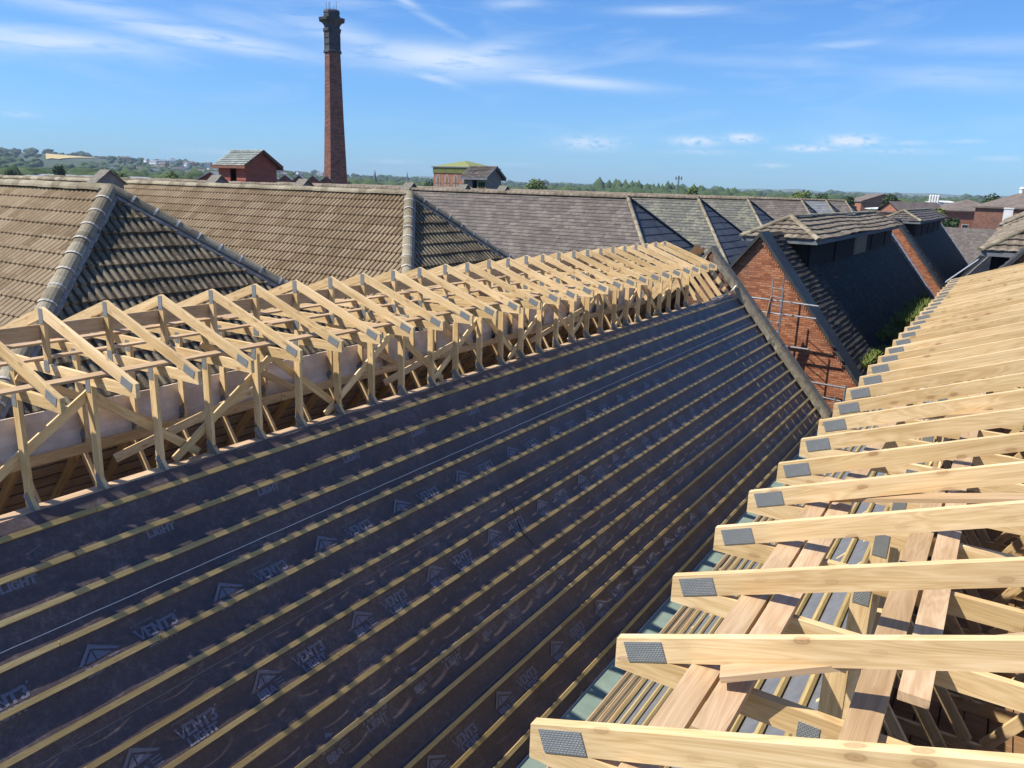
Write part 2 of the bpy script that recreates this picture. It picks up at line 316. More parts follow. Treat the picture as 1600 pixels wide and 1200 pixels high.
M_gut = m_simple('green_grey_gutter_board', (.15, .205, .165), (.225, .285, .235), 2.2, .7, .15)
M_fascia = m_simple('grey_fascia', (.12, .13, .14), (.20, .21, .22), 3)
M_darkhole = m_simple('dark_interior', (.010, .010, .010), (.02, .02, .02), 3)  # near-black colour standing for the shade inside openings
M_green_clad = m_simple('yellow_green_cladding', (.20, .22, .075), (.29, .30, .105), 1.5, .6, .1, s3=(6, 6, .3))
M_red_wood = m_simple('red_weatherboard', (.30, .075, .05), (.44, .15, .10), 2.5, .8, .3, s3=(.6, .6, 8))
M_grey_wood = m_simple('grey_weatherboard', (.17, .15, .13), (.30, .27, .23), 2.5, .8, .3, s3=(.6, .6, 8))
M_hut_slate = m_slate('pale_green_slate', (.19, .225, .205), (.28, .32, .29), (.36, .40, .36), lf=.2)
M_white = m_simple('white_render', (.62, .61, .58), (.78, .77, .74), 1)
M_far_roof = m_simple('far_roof_tile', (.12, .095, .078), (.20, .165, .14), 1)
M_far_roof_g = m_simple('far_grey_roof', (.20, .21, .22), (.34, .35, .36), .2)
M_glass = m_simple('window_glass', (.03, .035, .045), (.05, .06, .07), 2, .15, 0, 0, .6)
M_leaf = m_simple('far_foliage', (.022, .045, .014), (.065, .105, .032), .09, .9, 0)
M_leaf2 = m_simple('bright_foliage', (.08, .12, .025), (.19, .24, .06), 1.1, .9, 0)
M_leafd = m_simple('dark_foliage', (.022, .046, .018), (.055, .090, .030), .5, .9, 0)
M_bark = m_simple('bark', (.06, .045, .03), (.13, .10, .07), 5)
M_field = m_simple('ripe_field', (.50, .38, .13), (.60, .47, .19), .01, .95, 0)
k = NT('ground'); v = k.coord(); n1 = k.noise(v, .004, 6, .6); n2 = k.noise(v, .05, 4, .6)
M_ground = k.out(k.ramp(k.math('ADD', k.math('MULTIPLY', n1, .6), k.math('MULTIPLY', n2, .4)), (.36, (.025, .045, .014)), (.5, (.045, .068, .022)), (.62, (.09, .10, .038))), .95)
M_yard = m_simple('yard_concrete', (.12, .11, .10), (.20, .19, .17), 1)
M_grass = m_simple('gutter_weeds', (.085, .115, .022), (.20, .235, .06), 3, .8, 0)
# ------------------------------------------------------------------ terrain
GZ = -12.0
def lerp(t, x):
    for (a, b), (c, d) in zip(t, t[1:]):
        if x <= c: return b+(d-b)*max(0, (x-a))/(c-a)
    return t[-1][1]
# skyline elevation (deg) by azimuth (deg left of +Y): ground of the hill ring at 2600 m
HILL = [(-40,.05),(0,.05),(10,.10),(20,.18),(24,.22),(33,.10),(41,.30),(47,.35),(50,.55),(54,.72),(58,.85),(61,1.02),(63,1.10),(66,1.12),(75,1.0),(110,.6)]
def ring_h(a): return 2600*math.tan(R(lerp(HILL, a)))-GZ
def sm(t): t = max(0, min(1, t)); return t*t*(3-2*t)
def ground_h(r, a):
    h = ring_h(a)*sm((r-700)/1900)
    h += 6*noise.noise(Vector((r*.0016, a*.11, 3)))*sm((r-300)/900)
    if r > 2800: h -= ring_h(a)*.6*sm((r-2800)/1500)
    return GZ+h
g = MB(); rs = [0, 60, 120, 200, 300, 420, 560, 720, 900, 1100, 1300, 1500, 1700, 1900, 2100, 2300, 2500, 2700, 2900, 3300, 4000, 6000, 9000, 16000]
azs = [-180+4*i for i in range(28)]+[-68+1.5*i for i in range(112)]+[100+4*i for i in range(21)]
P = {}
for i, r in enumerate(rs):
    for j, a in enumerate(azs): P[i, j] = (-math.sin(R(a))*r, math.cos(R(a))*r, ground_h(r, a))
for i in range(len(rs)-1):
    for j in range(len(azs)-1): g.face([P[i, j], P[i+1, j], P[i+1, j+1], P[i, j+1]] if i else [P[0, j], P[1, j], P[1, j+1]])
import bmesh
def weld(o, d=.01):
    bm = bmesh.new(); bm.from_mesh(o.data); bmesh.ops.remove_doubles(bm, verts=bm.verts, dist=d); bmesh.ops.recalc_face_normals(bm, faces=bm.faces); bm.to_mesh(o.data); bm.free()
go = g.build('ground', M_ground, smooth=True); tag(go, kind='structure'); weld(go)
if go.data.polygons[0].normal.z < 0: go.data.flip_normals()
g = MB()
for r0, r1, hs in ((11000, 12500, 1.0), (14000, 15500, 1.35)):
    pr = None
    for i in range(161):
        a = -25+i*.7; h = r0*math.tan(R((.30+.22*noise.noise(Vector((a*.12, r0*.01, 0)))+.10*noise.noise(Vector((a*.5, r0*.01, 5))))*hs))
        x, y = -math.sin(R(a)), math.cos(R(a)); c = [(x*(r0-2200), y*(r0-2200), GZ-5), (x*r0, y*r0, h), (x*(r1+2500), y*(r1+2500), GZ-5)]
        if pr:
            g.face([pr[0], c[0], c[1], pr[1]]); g.face([pr[1], c[1], c[2], pr[2]])
        pr = c
M_hills = m_simple('distant_hills', (.05, .075, .035), (.10, .125, .055), .001, .95, 0)
tag(g.build('distant_hills', M_hills, smooth=True), kind='structure')
fm = MB()
def fpt(a, r): return (-math.sin(R(a))*r, math.cos(R(a))*r, ground_h(r, a)+1.5)
NF = 10
for i in range(NF):
    a0 = 62.6-(i*3.1/NF); a1 = 62.6-((i+1)*3.1/NF)
    lo = lambda a: 1620+(62.6-a)*200+(90 if a > 62 else 0)
    for (ra, rb) in ((0, .33), (.33, .66), (.66, 1)):
        q = [fpt(a0, lo(a0)+(2420-lo(a0))*ra), fpt(a1, lo(a1)+(2420-lo(a1))*ra), fpt(a1, lo(a1)+(2420-lo(a1))*rb), fpt(a0, lo(a0)+(2420-lo(a0))*rb)]
        fm.face(q)
tag(fm.build('field', M_field), kind='structure')
# yard between the blocks
g = MB(); g.box(-90, 60, -30, 160, GZ-.4, GZ+.05); tag(g.build('yard', M_yard), kind='structure')
# ------------------------------------------------------------------ woodland far away
def ico(sub):
    bm = bmesh.new(); bmesh.ops.create_icosphere(bm, subdivisions=sub, radius=1)
    vs = [v.co.copy() for v in bm.verts]; fs = [tuple(v.index for v in f.verts) for f in bm.faces]; bm.free(); return vs, fs
I1, I2 = ico(1), ico(2)
class Fast:
    def __init__(s): s.v = []; s.f = []
    def crown(s, x, y, z, w, h, hi=True, tall=False, seed=0):
        vs, fs = I2 if hi else I1; b = len(s.v); o = Vector((x*.37+seed, y*.41, 0))
        for v in vs:
            n = 1+.55*noise.noise(v*1.9+o)+.3*noise.noise(v*4.6+o)
            s.v.append((x+v.x*w*n, y+v.y*w*n, z+h*.52+v.z*h*.5*n))
        s.f += [tuple(i+b for i in f) for f in fs]
    def build(s, name, mat):
        me = bpy.data.meshes.new(name); me.from_pydata(s.v, [], s.f); me.materials.append(mat); me.polygons.foreach_set('use_smooth', [True]*len(s.f)); o = bpy.data.objects.new(name, me); COL.objects.link(o); return o
def in_field(a, r): return 59.2 < a < 62.9 and 1150+(62.6-a)*150 < r < 2440
F1 = Fast(); n_t = 0
for i in range(11000):
    a = rnd.uniform(-6, 70); r = 330*(2700/330)**rnd.random()
    if in_field(a, r) or (a < 48 and r < 480): continue
    dens = noise.noise(Vector((a*.35, math.log(r)*6, 1)))
    if r < 2300 and dens < (-.04 if a < 47 else -.45): continue
    if r > 2440 and rnd.random() < .2: continue
    h = rnd.uniform(7, 14)*(.75 if r > 1500 else 1)
    z = ground_h(r, a)
    lim = (.60 if a > 14 else .42) if a < 48 else 5
    if math.degrees(math.atan2(z+h, r)) > lim and r < 1500: h = max(4, r*math.tan(R(lim))-z)
    F1.crown(-math.sin(R(a))*r, math.cos(R(a))*r, z-1, h*rnd.uniform(.45, .8), h, r < 1500, seed=i*.13)
# ridge-top row of taller trees
for i in range(520):
    a = rnd.uniform(-4, 68); r = rnd.uniform(2380, 2700); h = rnd.uniform(8, 15)*(1.25 if noise.noise(Vector((a*.9, 0, 7))) > .1 else .8)
    if in_field(a, r): continue
    F1.crown(-math.sin(R(a))*r, math.cos(R(a))*r, ground_h(r, a)-1, h*.8, h, False, seed=i)
for i in range(170):                          # belt of tall narrow trees
    a = rnd.choice((rnd.uniform(15.5, 27), rnd.uniform(17, 24))); r = rnd.uniform(760, 960); h = rnd.uniform(15, 21)+2.5*noise.noise(Vector((a*1.5, 2, 2)))*2
    F1.crown(-math.sin(R(a))*r, math.cos(R(a))*r, ground_h(r, a)-1, h*.26, h*.98, False, seed=i)
tag(F1.build('woodland', M_leaf), 'far-off belt of woods and hedges beyond the roofs to the horizon', 'woodland', kind='stuff')
# ------------------------------------------------------------------ distant houses
def house_proto(name, wall, roof):
    e = empty(name); m = MB(); m.prism([(-4, 0), (4, 0), (4, 5), (0, 7.6), (-4, 5)], -6, 6); m.build('wall', wall, e)
    m = MB()
    for s in (-1, 1):
        m.prism([(0, 7.7), (s*4.5, 4.8), (s*4.5, 5.05), (0, 7.95)][::s], -6.3, 6.3)
    m.box(-.5, .5, -4.4, -3.4, 7, 9.2); m.build('roof', roof, e)
    return e
hp = [house_proto('distant_house', M_white, M_far_roof), house_proto('distant_house', M_brick_f, M_far_roof), house_proto('distant_house', M_white, M_far_roof_g)]
hdesc = ['white rendered house with a brown roof', 'red brick house with a brown roof', 'white rendered house with a grey roof']
first = [True]*3
for i in range(72):
    a = rnd.choice((rnd.uniform(51, 60), rnd.uniform(43, 57), rnd.uniform(3, 40))); r = rnd.uniform(1250, 2250) if a > 42 else rnd.uniform(520, 1300)
    if in_field(a, r): continue
    kx = rnd.randrange(3)
    o = hp[kx] if first[kx] else copy_tree(hp[kx]); first[kx] = False
    o.location = (-math.sin(R(a))*r, math.cos(R(a))*r, ground_h(r, a)+ (4 if a > 42 else 1)); o.rotation_euler = (0, 0, rnd.uniform(0, 3.1)); o.scale = (1, rnd.uniform(.8, 2.0), 1)
    tag(o, 'tiny far '+hdesc[kx]+' among the skyline trees', 'house', 'distant houses among the trees, '+hdesc[kx])
#--PART2--
# ------------------------------------------------------------------ roof covering builders
def tiled(mb, P0, u, v, n, umin, umax, V, gauge=.33, rib=.15, amp=.028, thick=.03, m=0, jit=.004, waves=True, seed=0):
    """courses of lapped tiles on a plane; umin/umax are functions of the distance v down the slope"""
    P0, u, v, n = Vector(P0), Vector(u), Vector(v), Vector(n); k = 0
    nc = max(1, int(round(V/gauge))); gg = V/nc
    for c in range(nc):
        v0, v1 = c*gg, (c+1)*gg
        lo = min(umin(v0), umin(v1)); hi = max(umax(v0), umax(v1)); step = rib/4 if waves else rib
        j0, j1 = int(math.floor(lo/step)), int(math.ceil(hi/step)); row = []
        for j in range(j0, j1+1):
            a = j*step; u0 = min(max(a, umin(v0)), umax(v0)); u1 = min(max(a, umin(v1)), umax(v1))
            w = amp*(.5+.5*math.cos(2*math.pi*a/rib)) if waves else 0
            tn = math.floor(a/(rib*2)); jj = jit*noise.noise(Vector((tn*1.7+seed, c*2.3, 0)))*2
            top = P0+u*u0+v*v0+n*(w*.9); tail = P0+u*u1+v*(v1+jj*2)+n*(thick+w+jj); ris = P0+u*u1+v*(v1+jj*2)+n*(w*.9-.004)
            row.append((top, tail, ris, u0, u1))
        for p, q in zip(row, row[1:]):
            if q[3]-p[3] < 1e-5 and q[4]-p[4] < 1e-5: continue
            mb.face([p[0], p[1], q[1], q[0]], [(p[3], v0), (p[4], v1), (q[4], v1), (q[3], v0)], m)
            mb.face([p[1], p[2], q[2], q[1]], [(p[4], v1), (p[4], v1+.03), (q[4], v1+.03), (q[4], v1)], m)
def ridge_run(name, p0, p1, r, parent, mat, mort=None, seg=.45, up=(0, 0, 1), bump_=.011):
    p0, p1 = Vector(p0), Vector(p1); d = p1-p0; L = d.length; d.normalize(); Z = Vector(up); Z = (Z-d*Z.dot(d)).normalized(); Y = Z.cross(d)
    m = MB(); mm = m; n = max(1, int(round(L/seg))); s = L/n; prev = None
    for i in range(n):
        a = p0+d*(i*s); b = p0+d*((i+1)*s+.02); r0 = r; r1 = r+bump_; jz = Z*rnd.uniform(-.008, .008)
        c = []
        for (pt, rad) in ((a, r0), (b, r1)):
            c.append([pt+jz+Y*(rad*math.cos(t))+Z*(rad*math.sin(t)*.85-.02) for t in [math.pi*q/8 for q in range(9)]])
        for q in range(8): m.face([c[0][q], c[0][q+1], c[1][q+1], c[1][q]], [(i*s, q*.05), (i*s, q*.05+.05), (i*s+s, q*.05+.05), (i*s+s, q*.05)])
        m.face(c[1], [(0, 0)]*9)
        if mort:
            e0 = b-d*.012; rr = r1+.006
            for t0, t1 in zip(range(8), range(1, 9)):
                f = lambda t, pt: pt+jz+Y*(rr*math.cos(math.pi*t/8))+Z*(rr*math.sin(math.pi*t/8)*.85-.02)
                mm.face([f(t0, e0-d*.018), f(t1, e0-d*.018), f(t1, e0+d*.022), f(t0, e0+d*.022)], None, 1)
    o = m.build(name, [mat, mort] if mort else mat, parent, smooth=False)
    return o
# ------------------------------------------------------------------ the row of hipped cross roofs (left)
XA, ZA = -14.0, -.28
YS = [8.33, 16.75, 30.95, 39.62, 48.35, 62.3, 71.2, 80.0]
tS, tE = math.tan(R(37.6)), math.tan(R(44))
KIND = ['t', 't', 'p', 'g', 'g2', 'p', 'b', 'p']
LAB = ['nearest hipped roof of brown ribbed tiles with mossy hip end and white mortar joints',
       'second hipped roof of brown ribbed concrete tiles, with a whitened hip beside the purple slates',
       'wide purple slate roof next to the brown tiled roofs, below the grey hut',
       'green-grey slate roof with dark hip end just behind the far left trusses',
       'green-grey lichened slate roof behind the brick gable apex', 'purple-brown slate roof behind the small tiled lantern roof',
       'pale blue-grey slate roof seventh in the row of hipped roofs', 'farthest brownish slate roof in the row of hipped roofs']
for i, Y0 in enumerate(YS):
    root = empty('hipped_roof_building', (XA, Y0, ZA)); tag(root, LAB[i], 'roof', 'row of hipped roofs behind the left trusses')
    hm = (YS[i]-YS[i-1])/2 if i else 5.2; hp_ = (YS[i+1]-YS[i])/2 if i < len(YS)-1 else 4.3
    L = 46; kd = KIND[i]
    for sg, half, nm in ((-1, hm, 'front'), (1, hp_, 'back')):
        cs, sn = math.cos(R(37.6)), math.sin(R(37.6)); V = half/cs
        # pitch so that slopes meet in the valley
        u = (-1, 0, 0); v = (0, sg*cs, -sn); n = (0, sg*sn, cs)
        um = (lambda v_: -min(v_*sn/tE, 3.42/tE*1.0)); ux = lambda v_: L
        m = MB()
        if kd == 't':
            Lx = 15 if i == 0 else 24
            tiled(m, (0, 0, 0), u, v, n, um, lambda v_: Lx, V, .34, .15, .05, .024, seed=i*7+sg, jit=.002)
            m.face([Vector((-Lx, 0, 0)), Vector((-L, 0, 0)), Vector((-L, 0, 0))+Vector(v)*V, Vector((-Lx, 0, 0))+Vector(v)*V])
            mt = M_tile
        else:
            tiled(m, (0, 0, 0), u, v, n, um, ux, V, .22, .30, 0, .016, waves=False, jit=.012, seed=i)
            mt = {'p': M_sl_p, 'g': M_sl_g, 'g2': M_sl_g, 'b': M_sl_b}[kd]
        m.build('roof_slope', mt, root)
    # hip end facing +X
    ce, se = math.cos(R(44)), math.sin(R(44)); V = 3.42/se
    m = MB()
    lo = lambda v_: -min(v_*se/tS, hm); hi = lambda v_: min(v_*se/tS, hp_)
    if kd == 't': tiled(m, (0, 0, 0), (0, 1, 0), (ce, 0, -se), (se, 0, ce), lo, hi, V, .36, .15, .028, .036, seed=i*3+1, jit=.007)
    else: tiled(m, (0, 0, 0), (0, 1, 0), (ce, 0, -se), (se, 0, ce), lo, hi, V, .40, .45, 0, .018, waves=False, jit=.006, seed=i)
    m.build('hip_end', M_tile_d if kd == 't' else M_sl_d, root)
    ridge_run('ridge_tiles', (.05, 0, .03), (-L, 0, .03), .13, root, M_ridge if kd == 't' else M_tile_b, None if kd != 't' else None)
    dx = 3.42/tE; big = kd == 't'
    for sg, half in ((-1, hm), (1, hp_)):
        dy = min(3.42/tS, half); hh = dy*tS
        o = ridge_run('hip_tiles', (0, 0, .05), (hh/tE, sg*dy, -hh+.05),   .13 if big else .075, root, M_ridge if big else (M_sl_d if sg > 0 else M_ridge), (M_mortar_w if big else None), .42, up=(.3, sg*.3, 1))
        if big:
            # mortar bedding strip on the hip end side
            m = MB(); d = Vector((hh/tE, sg*dy, -hh)).normalized(); side = Vector((0, -sg, 0)); p = Vector((0, 0, .0)); q = Vector((hh/tE, sg*dy, -hh))
            nrm = Vector((se, 0, ce)); N = 26
            for a in range(N):
                t0, t1 = a/N, (a+1)/N; w0 = .12+.03*noise.noise(Vector((a*.9, i, 0))); w1 = .12+.03*noise.noise(Vector(((a+1)*.9, i, 0)))
                A = p.lerp(q, t0); B = p.lerp(q, t1)
                m.face([A+nrm*.055+side*.10, B+nrm*.055+side*.10, B+nrm*.06+side*(.10+w1), A+nrm*.06+side*(.10+w0)])
                m.face([A+nrm*.06+side*(.10+w0), B+nrm*.06+side*(.10+w1), B+nrm*.0+side*(.13+w1), A+nrm*.0+side*(.13+w0)])
            m.build('mortar_bedding', M_mortar, root)
    m = MB(); m.box(-L, 3.3, -hm+.02, hp_-.02, GZ-ZA, -min(hm, hp_)*tS-.5); m.box(3.0, 3.3, -hm+.02, hp_-.02, -6, -3.45); m.build('wall', M_brick_d, root)
# ------------------------------------------------------------------ small gabled vents on the ridges behind
vl = ['pale-capped gabled louvre vent above the left tiled roof, leftmost of the row', 'gabled louvre vent just left of the red hut', 'gabled louvre vent between the red hut and the chimney',
      'gabled louvre vent right of the chimney', 'gabled louvre vent against the arched brick building', 'gabled louvre vent just right of the grey hut']
for i, (x, y, w, h) in enumerate([(-25.6, 15.13, .46, .30), (-26, 19.75, .36, .26), (-26, 24.1, .32, .22), (-26, 31.1, .32, .22), (-26, 35.7, .32, .22), (-26, 39.7, .32, .22)]):
    root = empty('roof_vent', (x, y, -.22), R(90)); tag(root, vl[i], 'roof vent', 'gabled vents along the ridge')
    m = MB(); m.prism([(-w, -.8), (w, -.8), (w, 0), (0, h), (-w, 0)], -.22, .22); m.build('vent_body', M_fascia, root)
    m = MB()
    for s in (-1, 1): m.prism([(0, h+.02), (s*(w+.08), -.10), (s*(w+.08), -.05), (0, h+.08)][::s], -.30, .28)
    m.build('vent_roof', M_coping, root)
# ------------------------------------------------------------------ rooftop huts
def hut(x0, x1, y0, y1, ez, rz_, wallm, roofm, nm, label, door, wins=None, ov=.28, base=-1.2, hole=False):
    root = empty(nm, (x0, y0, base)); tag(root, label, 'hut'); W, D = x1-x0, y1-y0; E = ez-base; Rz = rz_-base
    m = MB(); dx0, dx1, dz0, dz1 = door
    # boarded walls; the front one is built round its opening
    m.box(0, dx0, 0, .06, 0, E); m.box(dx1, W, 0, .06, 0, E); m.box(dx0, dx1, 0, .06, dz1, E); m.box(dx0, dx1, 0, .06, 0, dz0)
    if True: m.box(0, W, D-.06, D, 0, E)
    for xx in (0, W-.06):
        m.face([(xx, .06, 0), (xx, D-.06, 0), (xx, D-.06, E), (xx, D/2, Rz-.05), (xx, .06, E)], None); m.face([(xx+.06, .06, 0), (xx+.06, D-.06, 0), (xx+.06, D-.06, E), (xx+.06, D/2, Rz-.05), (xx+.06, .06, E)][::-1], None)
    nb = int(E/.16)
    for b in range(nb):   # overlapping board edges
        z = b*E/nb
        m.box(W, W+.018, 0, D, z, z+.13)
        for a0, a1 in ((0, dx0), (dx1, W)): m.box(a0, a1, -.018, 0, z, z+.13)
    m.build('weatherboard_wall', wallm, root)
    m = MB(); m.box(dx0-.02, dx1+.02, .3, .35, 0, E); m.build('dark_doorway', M_darkhole, root)  # near-black sheet behind the opening, painted as the shade inside the hut
    m = MB(); 
    for s in (-1, 1):
        p = Vector((0, D/2, Rz)); q = Vector((0, D/2+s*(D/2+ov), E-ov*(Rz-E)/(D/2))); nn = 8
        dv = (q-p)/nn
        for c in range(nn):
            a = p+dv*c; b = p+dv*(c+1)
            for t in range(12):
                xa, xb = -ov+(W+2*ov)*t/12, -ov+(W+2*ov)*(t+1)/12
                if hole and s < 0 and c in (3, 4) and t in (4, 5) : continue
                zj = rnd.uniform(0, .012)
                m.face([(xa, a.y, a.z+.02), (xa, b.y, b.z+.05+zj), (xb, b.y, b.z+.05+zj), (xb, a.y, a.z+.02)][::-s], [(xa, c*.25), (xa, c*.25+.25), (xb, c*.25+.25), (xb, c*.25)][::-s])
        m.face([(-ov, p.y, p.z-.04), (-ov, q.y, q.z-.02), (W+ov, q.y, q.z-.02), (W+ov, p.y, p.z-.04)])
    m.build('roof', roofm, root)
    ridge_run('ridge_tiles', (-ov, D/2, Rz+.05), (W+ov, D/2, Rz+.05), .07, root, roofm)
    m = MB()
    for s in (-1, 1):
        q = Vector((0, D/2+s*(D/2+ov), E-ov*(Rz-E)/(D/2)))
        m.box(-ov, W+ov, q.y-.03 if s > 0 else q.y-.01, q.y+.03, q.z-.14, q.z+.03)
        m.frame_box((W+ov, D/2, Rz), (W+ov, q.y, q.z), .04, .16, (0, 0, 1))
    m.build('bargeboard', M_fascia if wallm is M_grey_wood else M_brick_d, root)
    if wins:
        f = MB(); g_ = MB()
        for (a, b, c, d) in wins:
            f.box(a-.05, b+.05, -.03, -.019, c-.05, c); f.box(a-.05, b+.05, -.03, -.019, d, d+.05); f.box(a-.05, a, -.03, -.019, c, d); f.box(b, b+.05, -.03, -.019, c, d)
            g_.box(a, b, -.024, -.0185, c, d)
        w_ = f.build('window', M_green_clad, root); g_.build('pane', M_darkhole, w_)
    return root
hut(-41.25, -38.8, 31.5, 33.8, .90, 1.62, M_red_wood, M_hut_slate, 'rooftop_hut', 'small red weatherboarded hut with a pale slate roof and an open doorway', (1.05, 1.62, .75, 2.02), base=-1.4)
hut(-35.95, -33.93, 49.45, 51.45, .78, 1.42, M_grey_wood, M_sl_p, 'rooftop_hut', 'small grey boarded hut with a damaged slate roof, in front of the arched brick building', (.75, 1.2, .4, 1.9), [(1.32, 1.48, 1.05, 1.5), (1.54, 1.70, 1.05, 1.5), (1.76, 1.92, 1.05, 1.5)], hole=True)
# the blocks the huts stand on
for (x0, x1, y0, y1, zt, lb) in ((-48, -36, 30.5, 36, -1.38, 'flat-topped brick block under the red hut'), (-42, -31, 48.6, 53, -1.18, 'brick block under the grey hut')):
    root = empty('brick_block', (x0, y0, GZ)); tag(root, lb, 'building'); m = MB(); m.box(0, x1-x0, 0, y1-y0, 0, zt-GZ); m.build('wall', M_brick_d, root); m = MB(); m.box(-.1, x1-x0+.1, -.1, y1-y0+.1, zt-GZ, zt-GZ+.02); m.build('parapet', M_coping, root)
# ------------------------------------------------------------------ chimney
root = empty('factory_chimney', (-91.9, 91.9, GZ)); tag(root, 'tall tapering octagonal brick chimney with a blackened flared top', 'chimney')
def octo(prof, m, uvs=.12):
    c = math.cos(math.pi/8); pr = None
    for z, hw in prof:
        rr = hw/c; ring = [(rr*math.cos(math.pi/8+q*math.pi/4), rr*math.sin(math.pi/8+q*math.pi/4), z-GZ) for q in range(8)]
        if pr:
            for q in range(8):
                j = (q+1) % 8; m.face([pr[1][q], pr[1][j], ring[j], ring[q]], [(q*3, pr[0]), (q*3+2*hw*.41, pr[0]), (q*3+2*hw*.41, z), (q*3, z)])
        pr = (z, ring)
    m.face(pr[1])
m = MB(); octo([(GZ, 2.25), (-.3, 1.80), (9, 1.45), (18.9, 1.16)], m); m.build('shaft', M_chim, root)
m = MB(); octo([(18.9, 1.16), (18.95, 1.34), (19.2, 1.34), (19.3, 1.14), (20.1, 1.14), (20.12, 1.22), (20.25, 1.22), (20.27, 1.14), (21.0, 1.14), (21.02, 1.22), (21.15, 1.22), (21.17, 1.14), (21.85, 1.14), (21.95, 1.30), (22.25, 1.34), (22.4, 1.14), (22.7, 1.14), (23.0, 1.28), (23.25, 1.5), (23.4, 1.86), (23.75, 1.92), (23.85, 1.22), (24.05, 1.14), (24.1, 1.2), (24.2, 1.2), (24.22, 1.13), (24.5, 1.13), (24.52, 1.2), (24.75, 1.17), (24.96, 1.0)], m)
cap = m.build('chimney_head', M_soot, root)
m = MB()
for q in range(8):
    a = math.pi/8+q*math.pi/4; m.box(1.22*math.cos(a)-.06, 1.22*math.cos(a)+.06, 1.22*math.sin(a)-.06, 1.22*math.sin(a)+.06, 19.3-GZ, 21.9-GZ)
m.build('pilaster', M_soot, cap)
for q, h in ((0, 1.25), (2, .9), (3, 1.35), (5, 1.1), (6, 1.0)):
    a = q*math.pi/4+.3; m = MB(); m.tube((.8*math.cos(a), .8*math.sin(a), 24.9-GZ), (.8*math.cos(a), .8*math.sin(a), 24.9-GZ+h), .035, 5); m.build('lightning_rod', M_fascia, root)
# ------------------------------------------------------------------ building with arched windows and green cladding
root = empty('arched_brick_building', (-74.2, 94.3, GZ)); tag(root, 'red brick building with arched windows, yellow-green cladding and a low green hipped roof', 'building')
W, D, zb, zc, za = 6.6, 7.5, 1.73-GZ, 2.62-GZ, 3.6-GZ
m = MB(); m.box(0, W, 0, D, 0, zb); m.build('wall', M_brick_f, root)
m = MB(); m.box(-.08, W+.08, -.08, D+.08, zb, zc)
for q in range(34): m.box(-.02+q*.2, .06+q*.2, -.13, -.08, zb, zc); m.box(W+.08, W+.13, q*.22, q*.22+.08, zb, zc)
m.build('cladding', M_green_clad, root)
m = MB(); e = [(-.2, -.2, zc+.01), (W+.2, -.2, zc+.01), (W+.2, D+.2, zc+.01), (-.2, D+.2, zc+.01)]; r0, r1 = (W/2, 3.2, za), (W/2, D-3.2, za)
m.face([e[0], e[1], r0]); m.face([e[1], e[2], r1, r0]); m.face([e[2], e[3], r1]); m.face([e[3], e[0], r0, r1]); m.face(e[::-1]); m.build('roof', M_green_clad, root)
m = MB(); m.box(-.24, W+.24, -.26, -.2, zc-.1, zc+.05); m.box(W+.2, W+.26, -.2, D+.2, zc-.1, zc+.05); m.build('gutter', M_fascia, root)
for q in range(4):
    cx = .85+q*1.62; m = MB(); arc = [(cx+.42*math.cos(t), zb-1.25+.42+.42*math.sin(t)*1.9-.1) for t in [math.pi*s/10 for s in range(11)]]
    m.prism([(cx-.42, zb-3.3), (cx+.42, zb-3.3)]+arc, -.03, .0); w_ = m.build('window', M_mortar, root)
    m = MB(); m.box(cx-.05, cx+.05, -.07, -.03, zb-3.3, zb-.3); m.box(cx-.46, cx+.46, -.07, -.03, zb-1.45, zb-1.33); m.box(cx-.16, cx+.16, -.06, -.03, zb-1.45, zb-.75); m.build('frame', M_brown, w_)
# saw-tooth sheds left of the chimney and beside the red hut
for i, (x, y) in enumerate([(-math.sin(R(49.3-.92*q))*100, math.cos(R(49.3-.92*q))*100) for q in range(5)]):
    root = empty('workshop_roof', (x-.0, y, GZ)); tag(root, ['pale pitched workshop roof nearest the red hut', 'second pale workshop roof from the red hut', 'third pale workshop roof from the red hut', 'fourth pale workshop roof, left of the chimney', 'pale workshop roof against the left edge of the chimney'][i], 'roof', 'workshop roofs left of the chimney')
    m = MB(); m.prism([(-.86, 0), (.86, 0), (.86, 11.9), (0, 12.55), (-.86, 11.9)], 0, 5.8); b = m.build('wall', M_brick_d, root)
    m = MB(); m.prism([(-.9, 11.90), (0, 12.56), (.9, 11.90), (.9, 11.96), (0, 12.64), (-.9, 11.96)], -.1, 6); rf = m.build('roof', M_far_roof_g, root)
    root.rotation_euler = (0, 0, R(45))
root = empty('brick_outbuilding', (-44.0, 33.0, GZ)); tag(root, 'low red brick outbuilding with grey pitched roof left of the red hut', 'building'); root.rotation_euler = (0, 0, R(30))
m = MB(); m.prism([(-1.1, 0), (1.1, 0), (1.1, 11.7), (0, 12.3), (-1.1, 11.7)], 0, 2.5); m.build('wall', M_brick_f, root)
m = MB(); m.prism([(-1.25, 11.66), (0, 12.33), (1.25, 11.66), (1.25, 11.74), (0, 12.41), (-1.25, 11.74)], -.15, 2.6); m.build('roof', M_far_roof_g, root)
